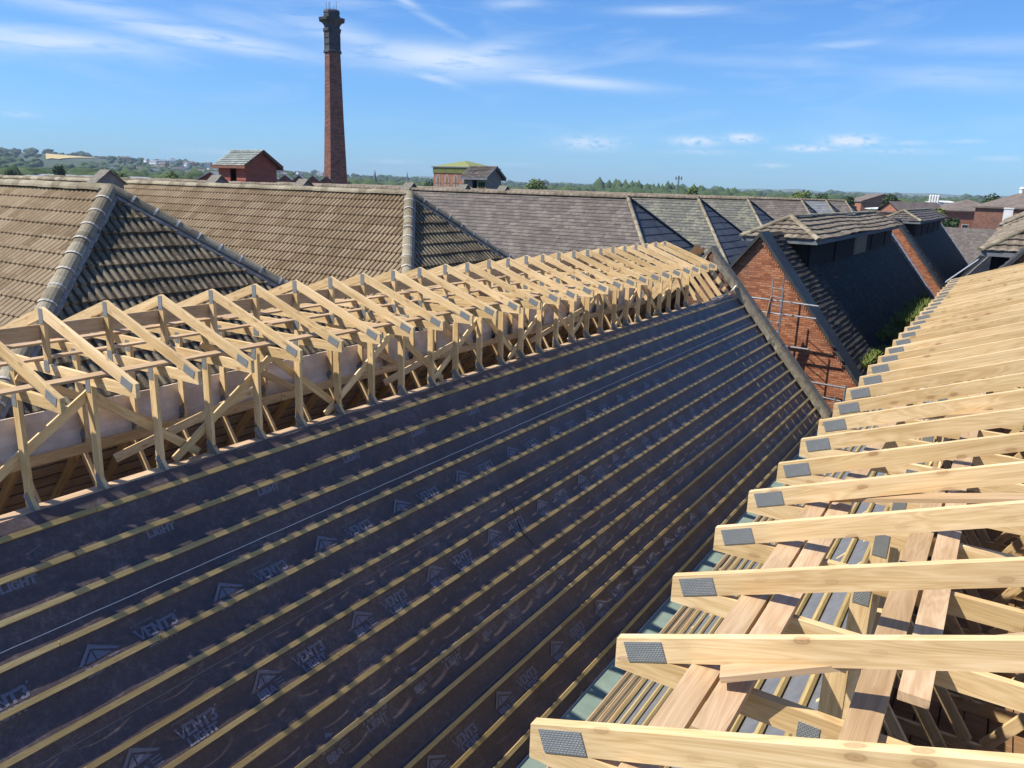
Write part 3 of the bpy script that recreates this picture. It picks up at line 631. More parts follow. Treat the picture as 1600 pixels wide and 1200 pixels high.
#--PART3--
# ------------------------------------------------------------------ working bays: ridge lines XR_A, XR_B
XR_A, XR_B, TS = -7.32, .33, 1.15          # TS: slope of the main roof
AP = -1.175                               # apex height of the lantern trusses
ANG = math.atan(.497/1.375)
def plate_mesh(w, h):
    m = MB(); m.box(-w/2, w/2, -.0015, .0015, -h/2, h/2); return m.mesh('nail_plate', M_plate)
PL_TIP, PL_APEX, PL_POST, PL_KING, PL_HEEL = plate_mesh(.155, .078), plate_mesh(.066, .145), plate_mesh(.07, .125), plate_mesh(.085, .11), plate_mesh(.19, .075)
def plate(me, x, z, ang, root, y=None):
    for s in (-1, 1):
        o = bpy.data.objects.new('nail_plate', me); COL.objects.link(o); o.parent = root; o.location = (x+rnd.uniform(-.006, .006), s*.0205, z+rnd.uniform(-.004, .004)); o.rotation_euler = (0, -ang+R(rnd.uniform(-2.5, 2.5)), 0)
T2 = .0185
def make_truss(rafters=True):
    r = empty('roof_truss')
    for s in (1, -1):
        poly = [(0, 0), (s*1.375, -.497), (s*1.375, -.600), (0, -.103)]
        if s < 0: poly = [(0, -.0), (0, -.103), (-1.375, -.600), (-1.375, -.497)]
        poly_timber('top_chord', M_wood, poly if s > 0 else poly[::-1], -T2, T2, -ANG if s > 0 else math.pi+ANG, r)
    poly_timber('bottom_chord', M_wood, [(-1.375, -.601), (-1.375, -.62), (1.375, -.62), (1.375, -.601), (1.162, -.524), (-1.162, -.524)], -T2, T2, 0, r)
    board('king_post', M_wood, (0, 0, -.104), (0, 0, -.523), .037, .072, (1, 0, 0), r)
    for s in (-1, 1):
        board('post', M_wood, (s*.665, 0, -.621), (s*.665, 0, -1.60), .037, .09, (1, 0, 0), r)
        plate(PL_TIP, s*1.255, -.515, -s*ANG, r)
        plate(PL_POST, s*.665, -.625, 0, r)
        if rafters:
            a = -math.atan(TS)*s; x0, x1 = .625, 3.72
            z0 = -1.425-TS*(x0-.66); z1 = -1.425-TS*(x1-.66); dd = .16
            P_ = [(s*x0, z0), (s*x1, z1), (s*x1, z1-dd), (s*x0, z0-dd)]
            poly_timber('rafter', M_wood, P_ if s > 0 else P_[::-1], -T2, T2, a if s > 0 else math.pi+a, r)
            plate(PL_HEEL, s*.70, -1.53, a, r)
    plate(PL_APEX, 0, -.082, 0, r); plate(PL_KING, 0, -.545, 0, r)
    if rafters:
        board('ceiling_tie', M_wood, (-1.6, 0, -2.80), (1.6, 0, -2.80), .037, .10, (0, 0, 1), r)
        for s in (-1, 1): board('strut', M_wood, (s*.72, .0, -1.72), (s*.06, 0, -2.74), .085, .036, (0, 1, 0), r)
    return r
proto = make_truss()
ordn = ['first', 'second', 'third', 'fourth', 'fifth', 'sixth', 'seventh', 'eighth', 'ninth', 'tenth', 'eleventh', 'twelfth', 'thirteenth', 'fourteenth', 'fifteenth', 'sixteenth', 'seventeenth', 'eighteenth', 'nineteenth', 'twentieth',
        'twenty-first', 'twenty-second', 'twenty-third', 'twenty-fourth', 'twenty-fifth', 'twenty-sixth', 'twenty-seventh', 'twenty-eighth', 'twenty-ninth', 'thirtieth']
used = False
for i in range(28):
    n = i-2; o = proto if not used else copy_tree(proto); used = True
    o.location = (XR_A+rnd.uniform(-.008, .008), 3.60+.6*n+rnd.uniform(-.01, .01), AP+rnd.uniform(-.006, .006))
    if i == 0: lab = 'nearest roof truss of the left row, cut off by the left edge of the photo'
    elif i == 27: lab = 'farthest roof truss of the left row, next to the grey coping'
    else: lab = ordn[i]+' pale timber roof truss from the near end of the left lantern row'
    o.rotation_euler = (R(rnd.uniform(-.35, .35)), 0, R(rnd.uniform(-.35, .35)))
    tag(o, lab, 'roof truss', 'timber roof trusses along the left ridge')
for i in range(30):
    o = copy_tree(proto); o.location = (XR_B+rnd.uniform(-.008, .008), 1.866+.6*i+rnd.uniform(-.012, .012), -1.15+rnd.uniform(-.006, .006))
    lab = ('nearest roof truss of the right row, along the bottom edge of the photo' if i == 0 else 'farthest roof truss of the right row, below the brick gable' if i == 29 else ordn[i]+' pale timber roof truss from the bottom in the right row')
    o.rotation_euler = (R(rnd.uniform(-.4, .4)), 0, R(rnd.uniform(-.35, .35)))
    tag(o, lab, 'roof truss', 'timber roof trusses along the right ridge')
# binders, ridge boards and braces -------------------------------------------------
def plank(nm, mat, p0, p1, w, t, label, cat='plank', group=None, up=(0, 0, 1)):
    o = board(nm, mat, p0, p1, w, t, up); tag(o, label, cat, group); return o
zA = AP-.524+.013
def run(nm, x, z, y0, y1, w, t, lab, group, mat=M_board, up=(0, 0, 1), L=4.4, cat='plank', lap=True):
    y = y0; q = 0
    while y < y1-.3:
        e = min(y+L, y1); dx = (.006 if not lap else (w*1.04 if q % 2 else 0))
        plank(nm, mat, (x+dx, y-(.35 if q and lap else 0), z), (x+dx+rnd.uniform(-.01, .01), e, z), w, t, lab+' '+ordn[q]+' length', cat, group, up); y = e+(0 if lap else .005); q += 1
run('binder_plank', XR_A+.80, zA, 2.1, 19.0, .135, .022, 'flat binder plank along the right side of the left trusses,', 'binder planks on the left trusses')
run('binder_plank', XR_A-.18, zA, 2.2, 19.0, .09, .022, 'flat binder plank beside the king posts of the left trusses,', 'binder planks on the left trusses')
run('binder_plank', XR_A-.90, zA, 2.1, 19.0, .125, .022, 'flat binder plank along the far side of the left trusses,', 'binder planks on the left trusses')
run('ridge_board', XR_A-.062, AP-.24, 2.2, 18.8, .14, .022, 'upright ridge board nailed to the king posts of the left trusses,', 'ridge boards of the left trusses', up=(1, 0, 0), lap=False)
zB = -1.15-.524+.013
run('binder_plank', XR_B-1.02, zB, 1.2, 19.4, .10, .035, 'flat binder plank on the tips of the right trusses,', 'binder planks on the right trusses', L=3.6)
plank('binder_plank', M_board, (XR_B-.905, 2.13, zB), (XR_B-.905, 4.4, zB), .10, .035, 'short pinkish plank with a sawn end beside the outer binder at the bottom', 'plank', 'binder planks on the right trusses')
run('binder_plank', XR_B-.50, zB, 1.3, 19.4, .105, .035, 'flat binder plank left of the king posts of the right trusses,', 'binder planks on the right trusses', L=4.1)
plank('binder_plank', M_board, (XR_B-.375, 2.72, zB), (XR_B-.375, 5.0, zB), .10, .035, 'doubled binder plank left of the king posts of the near right trusses', 'plank', 'binder planks on the right trusses')
run('binder_plank', XR_B+.62, zB, 1.3, 19.4, .10, .022, 'flat binder plank on the right-hand half of the right trusses,', 'binder planks on the right trusses', L=4.1)
run('ridge_board', XR_B+.06, -1.15-.24, 1.4, 19.2, .14, .022, 'upright ridge board nailed to the king posts of the right trusses,', 'ridge boards of the right trusses', up=(1, 0, 0), lap=False)
# sloping braces under the top chords of the right row
for (a, b, lab) in (((-.62, 2.40, -1.607), (.25, 2.66, -1.293), 'diagonal brace under the second truss of the right row'), ((-.62, 4.36, -1.607), (.28, 4.05, -1.283), 'diagonal brace under the rafters in the middle of the right row'), ((-.5, 6.25, -1.565), (.28, 5.85, -1.283), 'diagonal brace under the rafters farther up the right row')):
    plank('diagonal_brace', M_board, a, b, .09, .022, lab, 'brace', 'diagonal braces of the right row', up=(-.33, 0, 1))
# X braces on the posts
for q in range(8):
    y = 2.35+q*2.05; lo, hi = -2.74, -1.86
    wd = ['first', 'second', 'third', 'fourth', 'fifth', 'sixth', 'seventh', 'eighth'][q]
    if q < 8:
        plank('diagonal_brace', M_wood, (XR_A+.60, y, lo), (XR_A+.60, y+1.32, hi), .085, .022, wd+' brace rising away between the posts of the left row', 'brace', 'braces between the left posts', up=(1, 0, 0))
        plank('diagonal_brace', M_wood, (XR_A-.60, y+1.25, hi-.05), (XR_A-.60, y+2.75, lo-.05), .085, .022, wd+' brace falling away behind the left posts', 'brace', 'braces between the left posts', up=(1, 0, 0))
        plank('diagonal_brace', M_wood, (XR_A+.575, y+1.3, hi-.05), (XR_A+.575, y+2.35, lo), .085, .022, wd+' brace falling away between the posts of the left row', 'brace', 'braces between the left posts', up=(1, 0, 0))
    if q in (1, 3, 5): plank('diagonal_brace', M_wood, (XR_A-.1, y-.2, -2.82), (XR_A+.1, y+1.5, -2.38), .09, .03, wd+' low brace lying inside the left lantern', 'brace', 'braces between the left posts', up=(1, 0, .3))
for q in range(4):
    y = 2.6+q*2.6; plank('diagonal_brace', M_wood, (XR_B-.60, y, -2.70), (XR_B-.60, y+1.5, -1.84), .085, .022, ['first', 'second', 'third', 'fourth'][q]+' brace between the left posts of the right row', 'brace', 'braces between the right posts', up=(1, 0, 0))
run('wall_plate', XR_A-.60, -2.80, 2.0, 19.0, .10, .045, 'horizontal rail below the white sheet behind the left posts,', 'rails inside the left lantern', mat=M_wood, up=(1, 0, 0), L=4.8, cat='rail', lap=False)
run('edge_board', XR_A+.715, -2.767, 1.9, 19.7, .20, .03, 'pale board between the post feet along the top of the membrane,', 'edge boards along the left posts', mat=M_board, L=2.4, lap=False, up=(-.05, 0, 1))
run('edge_board', XR_B-.715, -2.767, 1.0, 19.7, .19, .03, 'pale board between the post feet of the right row,', 'edge boards along the right posts', mat=M_board, L=2.4, lap=False, up=(.12, 0, 1))
# white sheet hanging behind the left posts
m = MB(); N = 120
for i in range(N):
    for j in range(5):
        def pt(a, b):
            y = 1.9+17.2*a/N; z = -2.37-.085*b+.012*noise.noise(Vector((y*1.3, 0, 1))); x = XR_A-.76+.02*b*.5+.035*noise.noise(Vector((y*1.1, b*.9, 2)))+.012*noise.noise(Vector((y*5, b*1.9, 2)))
            return (x, y, z)
        m.face([pt(i, j), pt(i+1, j), pt(i+1, j+1), pt(i, j+1)])
for i in range(N):
    y0, y1 = 1.9+17.2*i/N, 1.9+17.2*(i+1)/N
    f = lambda y: -2.37+.012*noise.noise(Vector((y*1.3, 0, 1)))
    m.box(XR_A-.775, XR_A-.757, y0, y1, f(y0)-.002, f(y0)+.006)
tag(m.build('white_sheet', M_sheet), 'long pale sheet of membrane hanging behind the posts of the left row', 'sheet')
# ------------------------------------------------------------------ membrane slopes
def slope(xr, s, X, lift=0): return AP-1.565-TS*(X-.83)+lift      # X: distance from ridge line
YE = 22.16
def memb_pt(xr, s, d, y, amp=.0045, lift=0):
    z = slope(xr, s, d)+lift
    bt = ((d-.925)/.2055) % 1
    w = (amp*noise.noise(Vector((y*.8, d*3.1, s*4)))+amp*.6*noise.noise(Vector((y*.25, d*9, 8))))*(.3+.7*math.sin(math.pi*bt))
    w += -.030*math.sin(math.pi*bt)*(.55+.45*abs(math.sin(math.pi*(y-.0)/.6)))        # sags between battens and rafters
    nx, nz = TS/math.hypot(1, TS), 1/math.hypot(1, TS)
    return (xr+s*(d+nx*w), y, z+nz*w)
def sheet(xr, s, d0, d1, y0, y1, name, mat, lift, ny=220, nd=14, lap=True):
    m = MB(); nd = max(4, int((d1-d0)/.03))
    for i in range(ny):
        for j in range(nd):
            q = []
            for a, b in ((i, j), (i+1, j), (i+1, j+1), (i, j+1)):
                y = y0+(y1-y0)*a/ny; d = d0+(d1-d0)*b/nd; q.append(memb_pt(xr, s, d, y, lift=lift))
            m.face(q if s < 0 else q[::-1], [(0, 0)]*4)
    o = m.build(name, mat, smooth=True); weld(o, .0005)
    if (o.data.polygons[0].normal.z < 0): o.data.flip_normals()
    if lap:
        e = MB()
        for i in range(ny):
            y = y0+(y1-y0)*i/ny; yb = y0+(y1-y0)*(i+1)/ny; a = Vector(memb_pt(xr, s, d1, y, lift=lift+.002)); b = Vector(memb_pt(xr, s, d1, yb, lift=lift+.002)); dn = Vector((s*.003, 0, -TS*.003))
            e.face([a, b, b+dn+Vector((0, 0, -.003)), a+dn+Vector((0, 0, -.003))])
        e.build('lap_edge', M_lap if abs(d1-1.47) < .01 else M_lap_unlit, o)
    return o
# lettering -----------------------------------------------------------------
GL = {'V': [[(0,1),(.38,0)],[(.38,0),(.76,1)]], 'E': [[(.1,0),(.1,1)],[(.1,.94),(.6,.94)],[(.1,.5),(.48,.5)],[(.1,.06),(.62,.06)],[(.6,.8),(.6,1)],[(.62,0),(.62,.2)]],
 'N': [[(.08,0),(.08,1)],[(.08,1),(.66,0)],[(.66,0),(.66,1)]], 'T': [[(.36,0),(.36,1)],[(0,.93),(.72,.93)],[(.02,.75),(.02,1)],[(.7,.75),(.7,1)]], 'L': [[(.1,0),(.1,1)],[(.1,.07),(.58,.07)],[(.58,0),(.58,.25)]],
 'I': [[(.15,0),(.15,1)]], 'H': [[(.08,0),(.08,1)],[(.62,0),(.62,1)],[(.08,.5),(.62,.5)]], '3': [[(.05,.82),(.2,.97),(.42,.97),(.55,.8),(.48,.58),(.28,.52)],[(.28,.52),(.5,.45),(.58,.24),(.44,.04),(.2,.03),(.03,.2)]],
 'G': [[(.6,.78),(.44,.96),(.22,.96),(.08,.72),(.08,.3),(.22,.04),(.46,.04),(.62,.2),(.62,.46)],[(.4,.46),(.7,.46)]], 'B': [[(.08,0),(.08,1)],[(.08,.96),(.42,.96),(.54,.76),(.42,.54),(.08,.54)],[(.42,.54),(.58,.3),(.46,.05),(.08,.05)]],
 'A': [[(0,0),(.34,1)],[(.34,1),(.68,0)],[(.14,.3),(.54,.3)]]}
ADV = {'I': .36, 'V': .84, 'E': .76, 'N': .84, 'T': .82, '3': .72, 'L': .72, 'G': .82, 'H': .80, 'B': .72, 'A': .78}
SER = {'V': [(0,1),(.76,1)], 'N': [(.08,0),(.08,1),(.66,1)], 'T': [(.36,0)], 'E': [(.1,0),(.1,1)], 'L': [(.1,0),(.1,1)], 'I': [(.15,0),(.15,1)], 'H': [(.08,0),(.08,1),(.62,0),(.62,1)]}
def strokes(text, ox, oy, w, h, th, out, serif=True):
    tot = sum(ADV[c] for c in text); kx = w/tot; x = ox
    for c in text:
        for st in GL[c]:
            for p, q in zip(st, st[1:]): out.append((x+p[0]*kx, oy+p[1]*h, x+q[0]*kx, oy+q[1]*h, th*(1.25 if abs(p[0]-q[0]) < .2 else .8)))
        if serif:
            for p in SER.get(c, []): out.append((x+(p[0]-.15)*kx, oy+p[1]*h, x+(p[0]+.15)*kx, oy+p[1]*h, th*.55))
        x += ADV[c]*kx
def mark(y, dbase, what, out):
    """strokes in (y, up the slope) metres"""
    if what == 'L': strokes('LIGHT', y+.05, -.085, .28, .065, .016, out); return
    if what == 'V':
        strokes('VENT3', y, 0, .37, .095, .020, out); strokes('LIGHT', y+.05, -.085, .28, .065, .016, out)
        out.append((y+.375, .095, y+.385, .115, .012))
        for q in range(10): out.append((y-.01+q*.021, .128+.004*(q % 2), y+.002+q*.021, .15, .007))
    else:
        strokes('BBA', y+.02, -.085, .19, .07, .018, out, False)
        # roof shaped emblem: outlined gable with lines below the right side
        T = [(y-.01, .03), (y+.13, .165), (y+.33, .045)]
        out.append(('poly', [(y-.01, .02), (y+.13, .165), (y+.13, .125), (y+.03, .02)])); out.append(('poly', [(y+.13, .165), (y+.335, .04), (y+.30, .035), (y+.13, .125)]))
        out.append(('poly', [(y+.05, .02), (y+.13, .105), (y+.13, .02)])); out.append(('poly', [(y+.14, .105), (y+.265, .03), (y+.14, .02)]))
        for q in range(3): out.append((y+.225, .0-.03*q, y+.31, .0-.03*q, .010))
def print_row(xr, s, dcap, items, par, lift):
    """items: (y, kind); dcap: slope position of the VENT3 baseline; s=1: seen with +Y to the right"""
    L = math.hypot(1, TS)
    def P(y, up):
        return Vector(memb_pt(xr, s, dcap-up/L, y, lift=lift+.0035))
    for y, w in items:
        m = MB(); out = []; mark(y, 0, w, out)
        for e in out:
            if e[0] == 'poly': m.face([P(*p) for p in e[1]]); continue
            x0, y0, x1, y1, th = e; dx, dy = x1-x0, y1-y0; l = math.hypot(dx, dy) or 1; nx, ny = -dy/l*th/2, dx/l*th/2
            m.face([P(x0+nx, y0+ny), P(x1+nx, y1+ny), P(x1-nx, y1-ny), P(x0-nx, y0-ny)])
        m.build('printed_emblem' if w == 'B' else 'printed_lettering', M_print, par)
# left bay, right-hand slope: overlapping strips
laps = [.83, 1.47, 2.03, 2.59, 3.15, 3.74]
nm5 = ['top strip', 'second strip from the top', 'middle strip', 'fourth strip from the top', 'bottom strip']
sh = []
for q in range(5):
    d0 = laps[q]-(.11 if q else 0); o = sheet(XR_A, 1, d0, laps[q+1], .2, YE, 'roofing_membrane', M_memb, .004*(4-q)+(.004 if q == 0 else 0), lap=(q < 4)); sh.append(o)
    tag(o, nm5[q]+' of dark printed breather membrane on the left roof slope', 'roofing membrane', 'membrane strips on the left slope')
rows = [(0, 1.145, 3.66, 'L'), (1, 1.72, 3.23, 'V'), (2, 2.29, 3.16, 'V'), (3, 2.82, 3.45, 'V'), (4, 3.33, 6.77-4.92, 'V')]
for q, dc, y0, w in rows:
    it = []
    for k_ in range(-3, 17):
        if w == 'L':
            y = y0+1.232*k_
            if y > .3 and y+.4 < YE-.2: it.append((y, 'L'))
            continue
        y = y0+1.232*k_
        if y > .3 and y+.4 < YE-.2: it.append((y, 'V'))
        if y+.74 > .3 and y+1.1 < YE-.2: it.append((y+.74, 'B'))
    print_row(XR_A, 1, dc, it, sh[q], .004*(4-q)+(.004 if q == 0 else 0))
# battens
def battens(xr, s, n, y0, y1, side, mat=M_batten, d0=.94, cnt='row'):
    for i in range(n):
        d = d0+.2055*i; y = y0; q = 0
        brk = rnd.uniform(2.0, 4.8)
        while y < y1-.05:
            e = min(y+(brk if q == 0 else 4.8), y1+rnd.uniform(-.05, .03) if y+4.8 > y1 else 1e9)
            if e > y1-.4: e = y1+rnd.uniform(-.06, .04)
            z = slope(xr, s, d)+.034; dz = rnd.uniform(-.004, .004)
            plank('tile_batten', mat, (xr+s*d, y+.004, z+dz), (xr+s*(d+rnd.uniform(-.004, .004)), e-.004, z+rnd.uniform(-.004, .004)),   .046, .025,
                  '%s length of the %s batten down the %s' % (['nearest', 'second', 'third', 'fourth', 'fifth', 'sixth', 'seventh', 'eighth'][q], ordn[i], side), 'batten', 'tile battens on the '+side, up=(s*TS, 0, 1))
            y = e; q += 1
battens(XR_A, 1, 14, .3, YE-.05, 'dark membrane slope')
# torn strap lying across the membrane
m = MB(); pr = None
for t in range(13):
    a = t/12; d = 2.03+.50*a; y = 8.30+.04*math.sin(a*7)-.05*a; p = Vector((XR_A+d, y, slope(0, 1, d)+.052+.02*math.sin(a*9)**2))
    c = (p+Vector((0, -.012, 0)), p+Vector((0, .012, .004)))
    if pr: m.face([pr[0], pr[1], c[1], c[0]])
    pr = c
tag(m.build('loose_strap', M_black), 'thin dark loose strap lying down the membrane across two battens', 'strap')
# white turned-up edge at the top far corner
m = MB(); pr = None
for t in range(25):
    a = t/24; y = 20.0+2.15*a; up_ = .02+.16*a**6; p = Vector((XR_A+.83-.03*a, y, slope(0, 1, .83)+.03+up_)); c = (p, p+Vector((.03+.02*a, 0, .035)))
    if pr: m.face([pr[0], c[0], c[1], pr[1]]); m.face([pr[0]+Vector((0, 0, -.03)), c[0]+Vector((0, 0, -.03)), c[0], pr[0]])
    pr = c
tag(m.build('membrane_fold', M_white), 'white curled edge of membrane at the top far corner of the left slope', 'membrane edge')
# rafters without lantern at the far end
for q, y in enumerate((19.4, 19.98, 20.56, 21.14, 21.8)):
    for s in (1, -1):
        z = lambda d: AP-1.425-TS*(d-.66)-.06
        plank('common_rafter', M_wood, (XR_A+s*.06, y, z(.06)), (XR_A+s*3.7, y, z(3.7)), .04, .12, ordn[q]+(' bare rafter beyond the left trusses, on the membrane side' if s > 0 else ' bare rafter beyond the left trusses, on the far side'), 'rafter', 'bare rafters next to the grey coping', up=(s*TS, 0, 1))
# inner lining of the left slope: grey sarking boards seen through the posts
for q in range(9):
    d = .86+.145*q; zz = AP-1.565-TS*(d-.83)-.035
    plank('sarking_board', M_grey, (XR_A-d, 1.5, zz), (XR_A-d, 19.5, zz+rnd.uniform(-.01, .01)), .175, .018, ordn[q]+' grey sarking board from the top, inside the left lantern', 'board', 'sarking boards inside the left lantern', up=(-TS, 0, 1))
sl = sheet(XR_A, -1, .83, 2.6, .2, YE, 'roofing_membrane', M_memb, .0, ny=40, lap=False); tag(sl, 'membrane on the hidden far side of the left roof', 'roofing membrane')
# ceilings and walls under the bays
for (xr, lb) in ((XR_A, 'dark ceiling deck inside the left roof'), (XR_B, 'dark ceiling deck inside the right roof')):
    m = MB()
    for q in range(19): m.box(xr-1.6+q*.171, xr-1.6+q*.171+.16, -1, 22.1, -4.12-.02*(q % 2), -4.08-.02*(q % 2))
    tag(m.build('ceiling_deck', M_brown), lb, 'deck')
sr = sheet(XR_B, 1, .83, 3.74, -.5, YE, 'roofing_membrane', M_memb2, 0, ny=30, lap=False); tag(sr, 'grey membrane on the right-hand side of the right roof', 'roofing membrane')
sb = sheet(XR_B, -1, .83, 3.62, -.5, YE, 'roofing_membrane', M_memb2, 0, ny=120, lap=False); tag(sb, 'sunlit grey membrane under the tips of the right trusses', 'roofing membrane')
battens(XR_B, -1, 12, -.3, YE-.05, 'sunlit grey membrane slope')
for (x0, x1, y0, y1, lb) in ((XR_A-3.6, XR_A+3.55, -2, 22.4, 'brick walls carrying the left roof'), (XR_B-3.4, XR_B+3.6, -2, 22.4, 'brick walls carrying the right roof')):
    root = empty('brick_building', (x0, y0, GZ)); tag(root, lb, 'building'); m = MB(); m.box(0, x1-x0, 0, y1-y0, 0, -6.3-GZ); m.build('wall', M_brick_d, root)
# valley gutter
root = empty('valley_gutter', (-3.43, 0, -6.06)); tag(root, 'grey-green gutter boards in the valley, crossed by shadows', 'gutter')
m = MB(); y = -.5
while y < 22: m.box(-.19, .19, y, min(y+2.42, 22.3), -.02, 0); y += 2.43
m.build('sole_board', M_gut, root)
m = MB(); m.box(-.193, -.183, -.5, 22.3, 0, .012); m.box(.183, .193, -.5, 22.3, 0, .012); m.build('edge_trim', M_alu, root)
# spare battens and boards stacked along the gutter
gx = -3.20
for q in range(7):
    x = -3.20+q*.088; d = XR_B-x; y0 = [1.5, 3.2, 2.2, 1.8, 3.6, 2.6, 1.2][q]; y1 = [16.5, 17, 15.2, 17.5, 14.8, 16.1, 15][q]
    plank('spare_batten', M_old if q % 3 else M_board, (x, y0, slope(0, 1, d)+.036), (x+rnd.uniform(-.03, .03), y1, slope(0, 1, d)+.040), .05 if q % 2 else .062, .024, ordn[q]+' spare batten from the gutter, lying along the foot of the grey slope', 'batten', 'spare battens beside the gutter', up=(-TS, 0, 1))
for q, (x, y, l, rz, lb) in enumerate(((-3.38, 6.9, .22, 20, 'small pale offcut of timber lying in the gutter'), (-2.72, 4.6, .30, 70, 'short timber offcut caught on the grey slope battens'), (-3.47, 12.6, .16, -35, 'tiny timber offcut farther along the gutter'))):
    z = -6.04 if x < -3.2 else slope(0, 1, XR_B-x)+.07; c, s_ = math.cos(R(rz)), math.sin(R(rz))
    plank('timber_offcut', M_wood, (x, y, z), (x+l*c*.6, y+l*s_, z), .07, .035, lb, 'offcut')
m = MB(); pr = None
for t in range(9):
    a = t/8; w = .13*math.sin(math.pi*min(1, a*1.1+.08)); c = [(-2.95-w, 8.3+a*.95, -5.72+.02+.05*math.sin(a*5)), (-2.95+w*.7, 8.35+a*.95, -5.56+.06*math.sin(a*4+1))]
    if pr: m.face([pr[0], pr[1], c[1], c[0]])
    pr = c
tag(m.build('membrane_scrap', M_memb2), 'crumpled grey scrap of membrane beside the spare battens', 'scrap')
# ------------------------------------------------------------------ coping wall at the end of the left slope
def gable_poly(xr, dmax, top, zb): return [(-dmax, zb), (dmax, zb), (dmax, top-TS*dmax), (0, top), (-dmax, top-TS*dmax)]
for (xr, lb) in ((XR_A, 'gable wall with weathered grey coping at the far end of the left slope'), (XR_B, 'gable wall with grey coping beyond the far end of the right trusses')):
    root = empty('coped_gable_wall', (xr, 22.2, -1.62)); tag(root, lb, 'wall')
    m = MB(); m.prism(gable_poly(0, 3.75, 0, GZ+1.62), .02, .38); m.build('wall', M_brick_d, root)
    for s in (1, -1):
        n = 5
        for q in range(n):
            m = MB(); a, b = 3.78*q/n+.004, 3.78*(q+1)/n-.004; j = rnd.uniform(-.01, .01)
            for zz, y0, y1, zt in ((.015, -.01, .41, .10), (.10, .02, .38, .145)):
                P_ = [(s*a, zz-TS*a), (s*b, zz-TS*b), (s*b, zt-TS*b+j), (s*a, zt-TS*a+j)]
                m.prism(P_ if s < 0 else P_[::-1], y0, y1)
            m.build('coping_stone', M_coping, root)
        m = MB(); N = 46; pr = None
        for q in range(N+1):
            d = .1+3.65*q/N; w = .16+.06*noise.noise(Vector((q*.5, s, 3)))+.03*noise.noise(Vector((q*1.9, s, 3)))
            c = [Vector((s*d, -w, slope(0, s, d)+1.62+.035)), Vector((s*d, -w+.05, slope(0, s, d)+1.62+.075+.012*noise.noise(Vector((q*2.3, 1, 1))))), Vector((s*d, .0, .03-TS*d))]
            if pr: m.face([pr[0], c[0], c[1], pr[1]][::s]); m.face([pr[1], c[1], c[2], pr[2]][::s])
            pr = c
        m.build('mortar_fillet', M_ridge, root)
    if xr == XR_A:
        m = MB(); 
        for q in range(7): 
            y = -.35-.13*q; m.frame_box((-.35-rnd.random()*.2, y, -.22+rnd.uniform(-.05, .1)), (-.02-.1*rnd.random(), y+.05, .18+rnd.uniform(-.15, .1)), .09, .05, (0, 1, .3))
        m.build('loose_tile', M_brown, root)
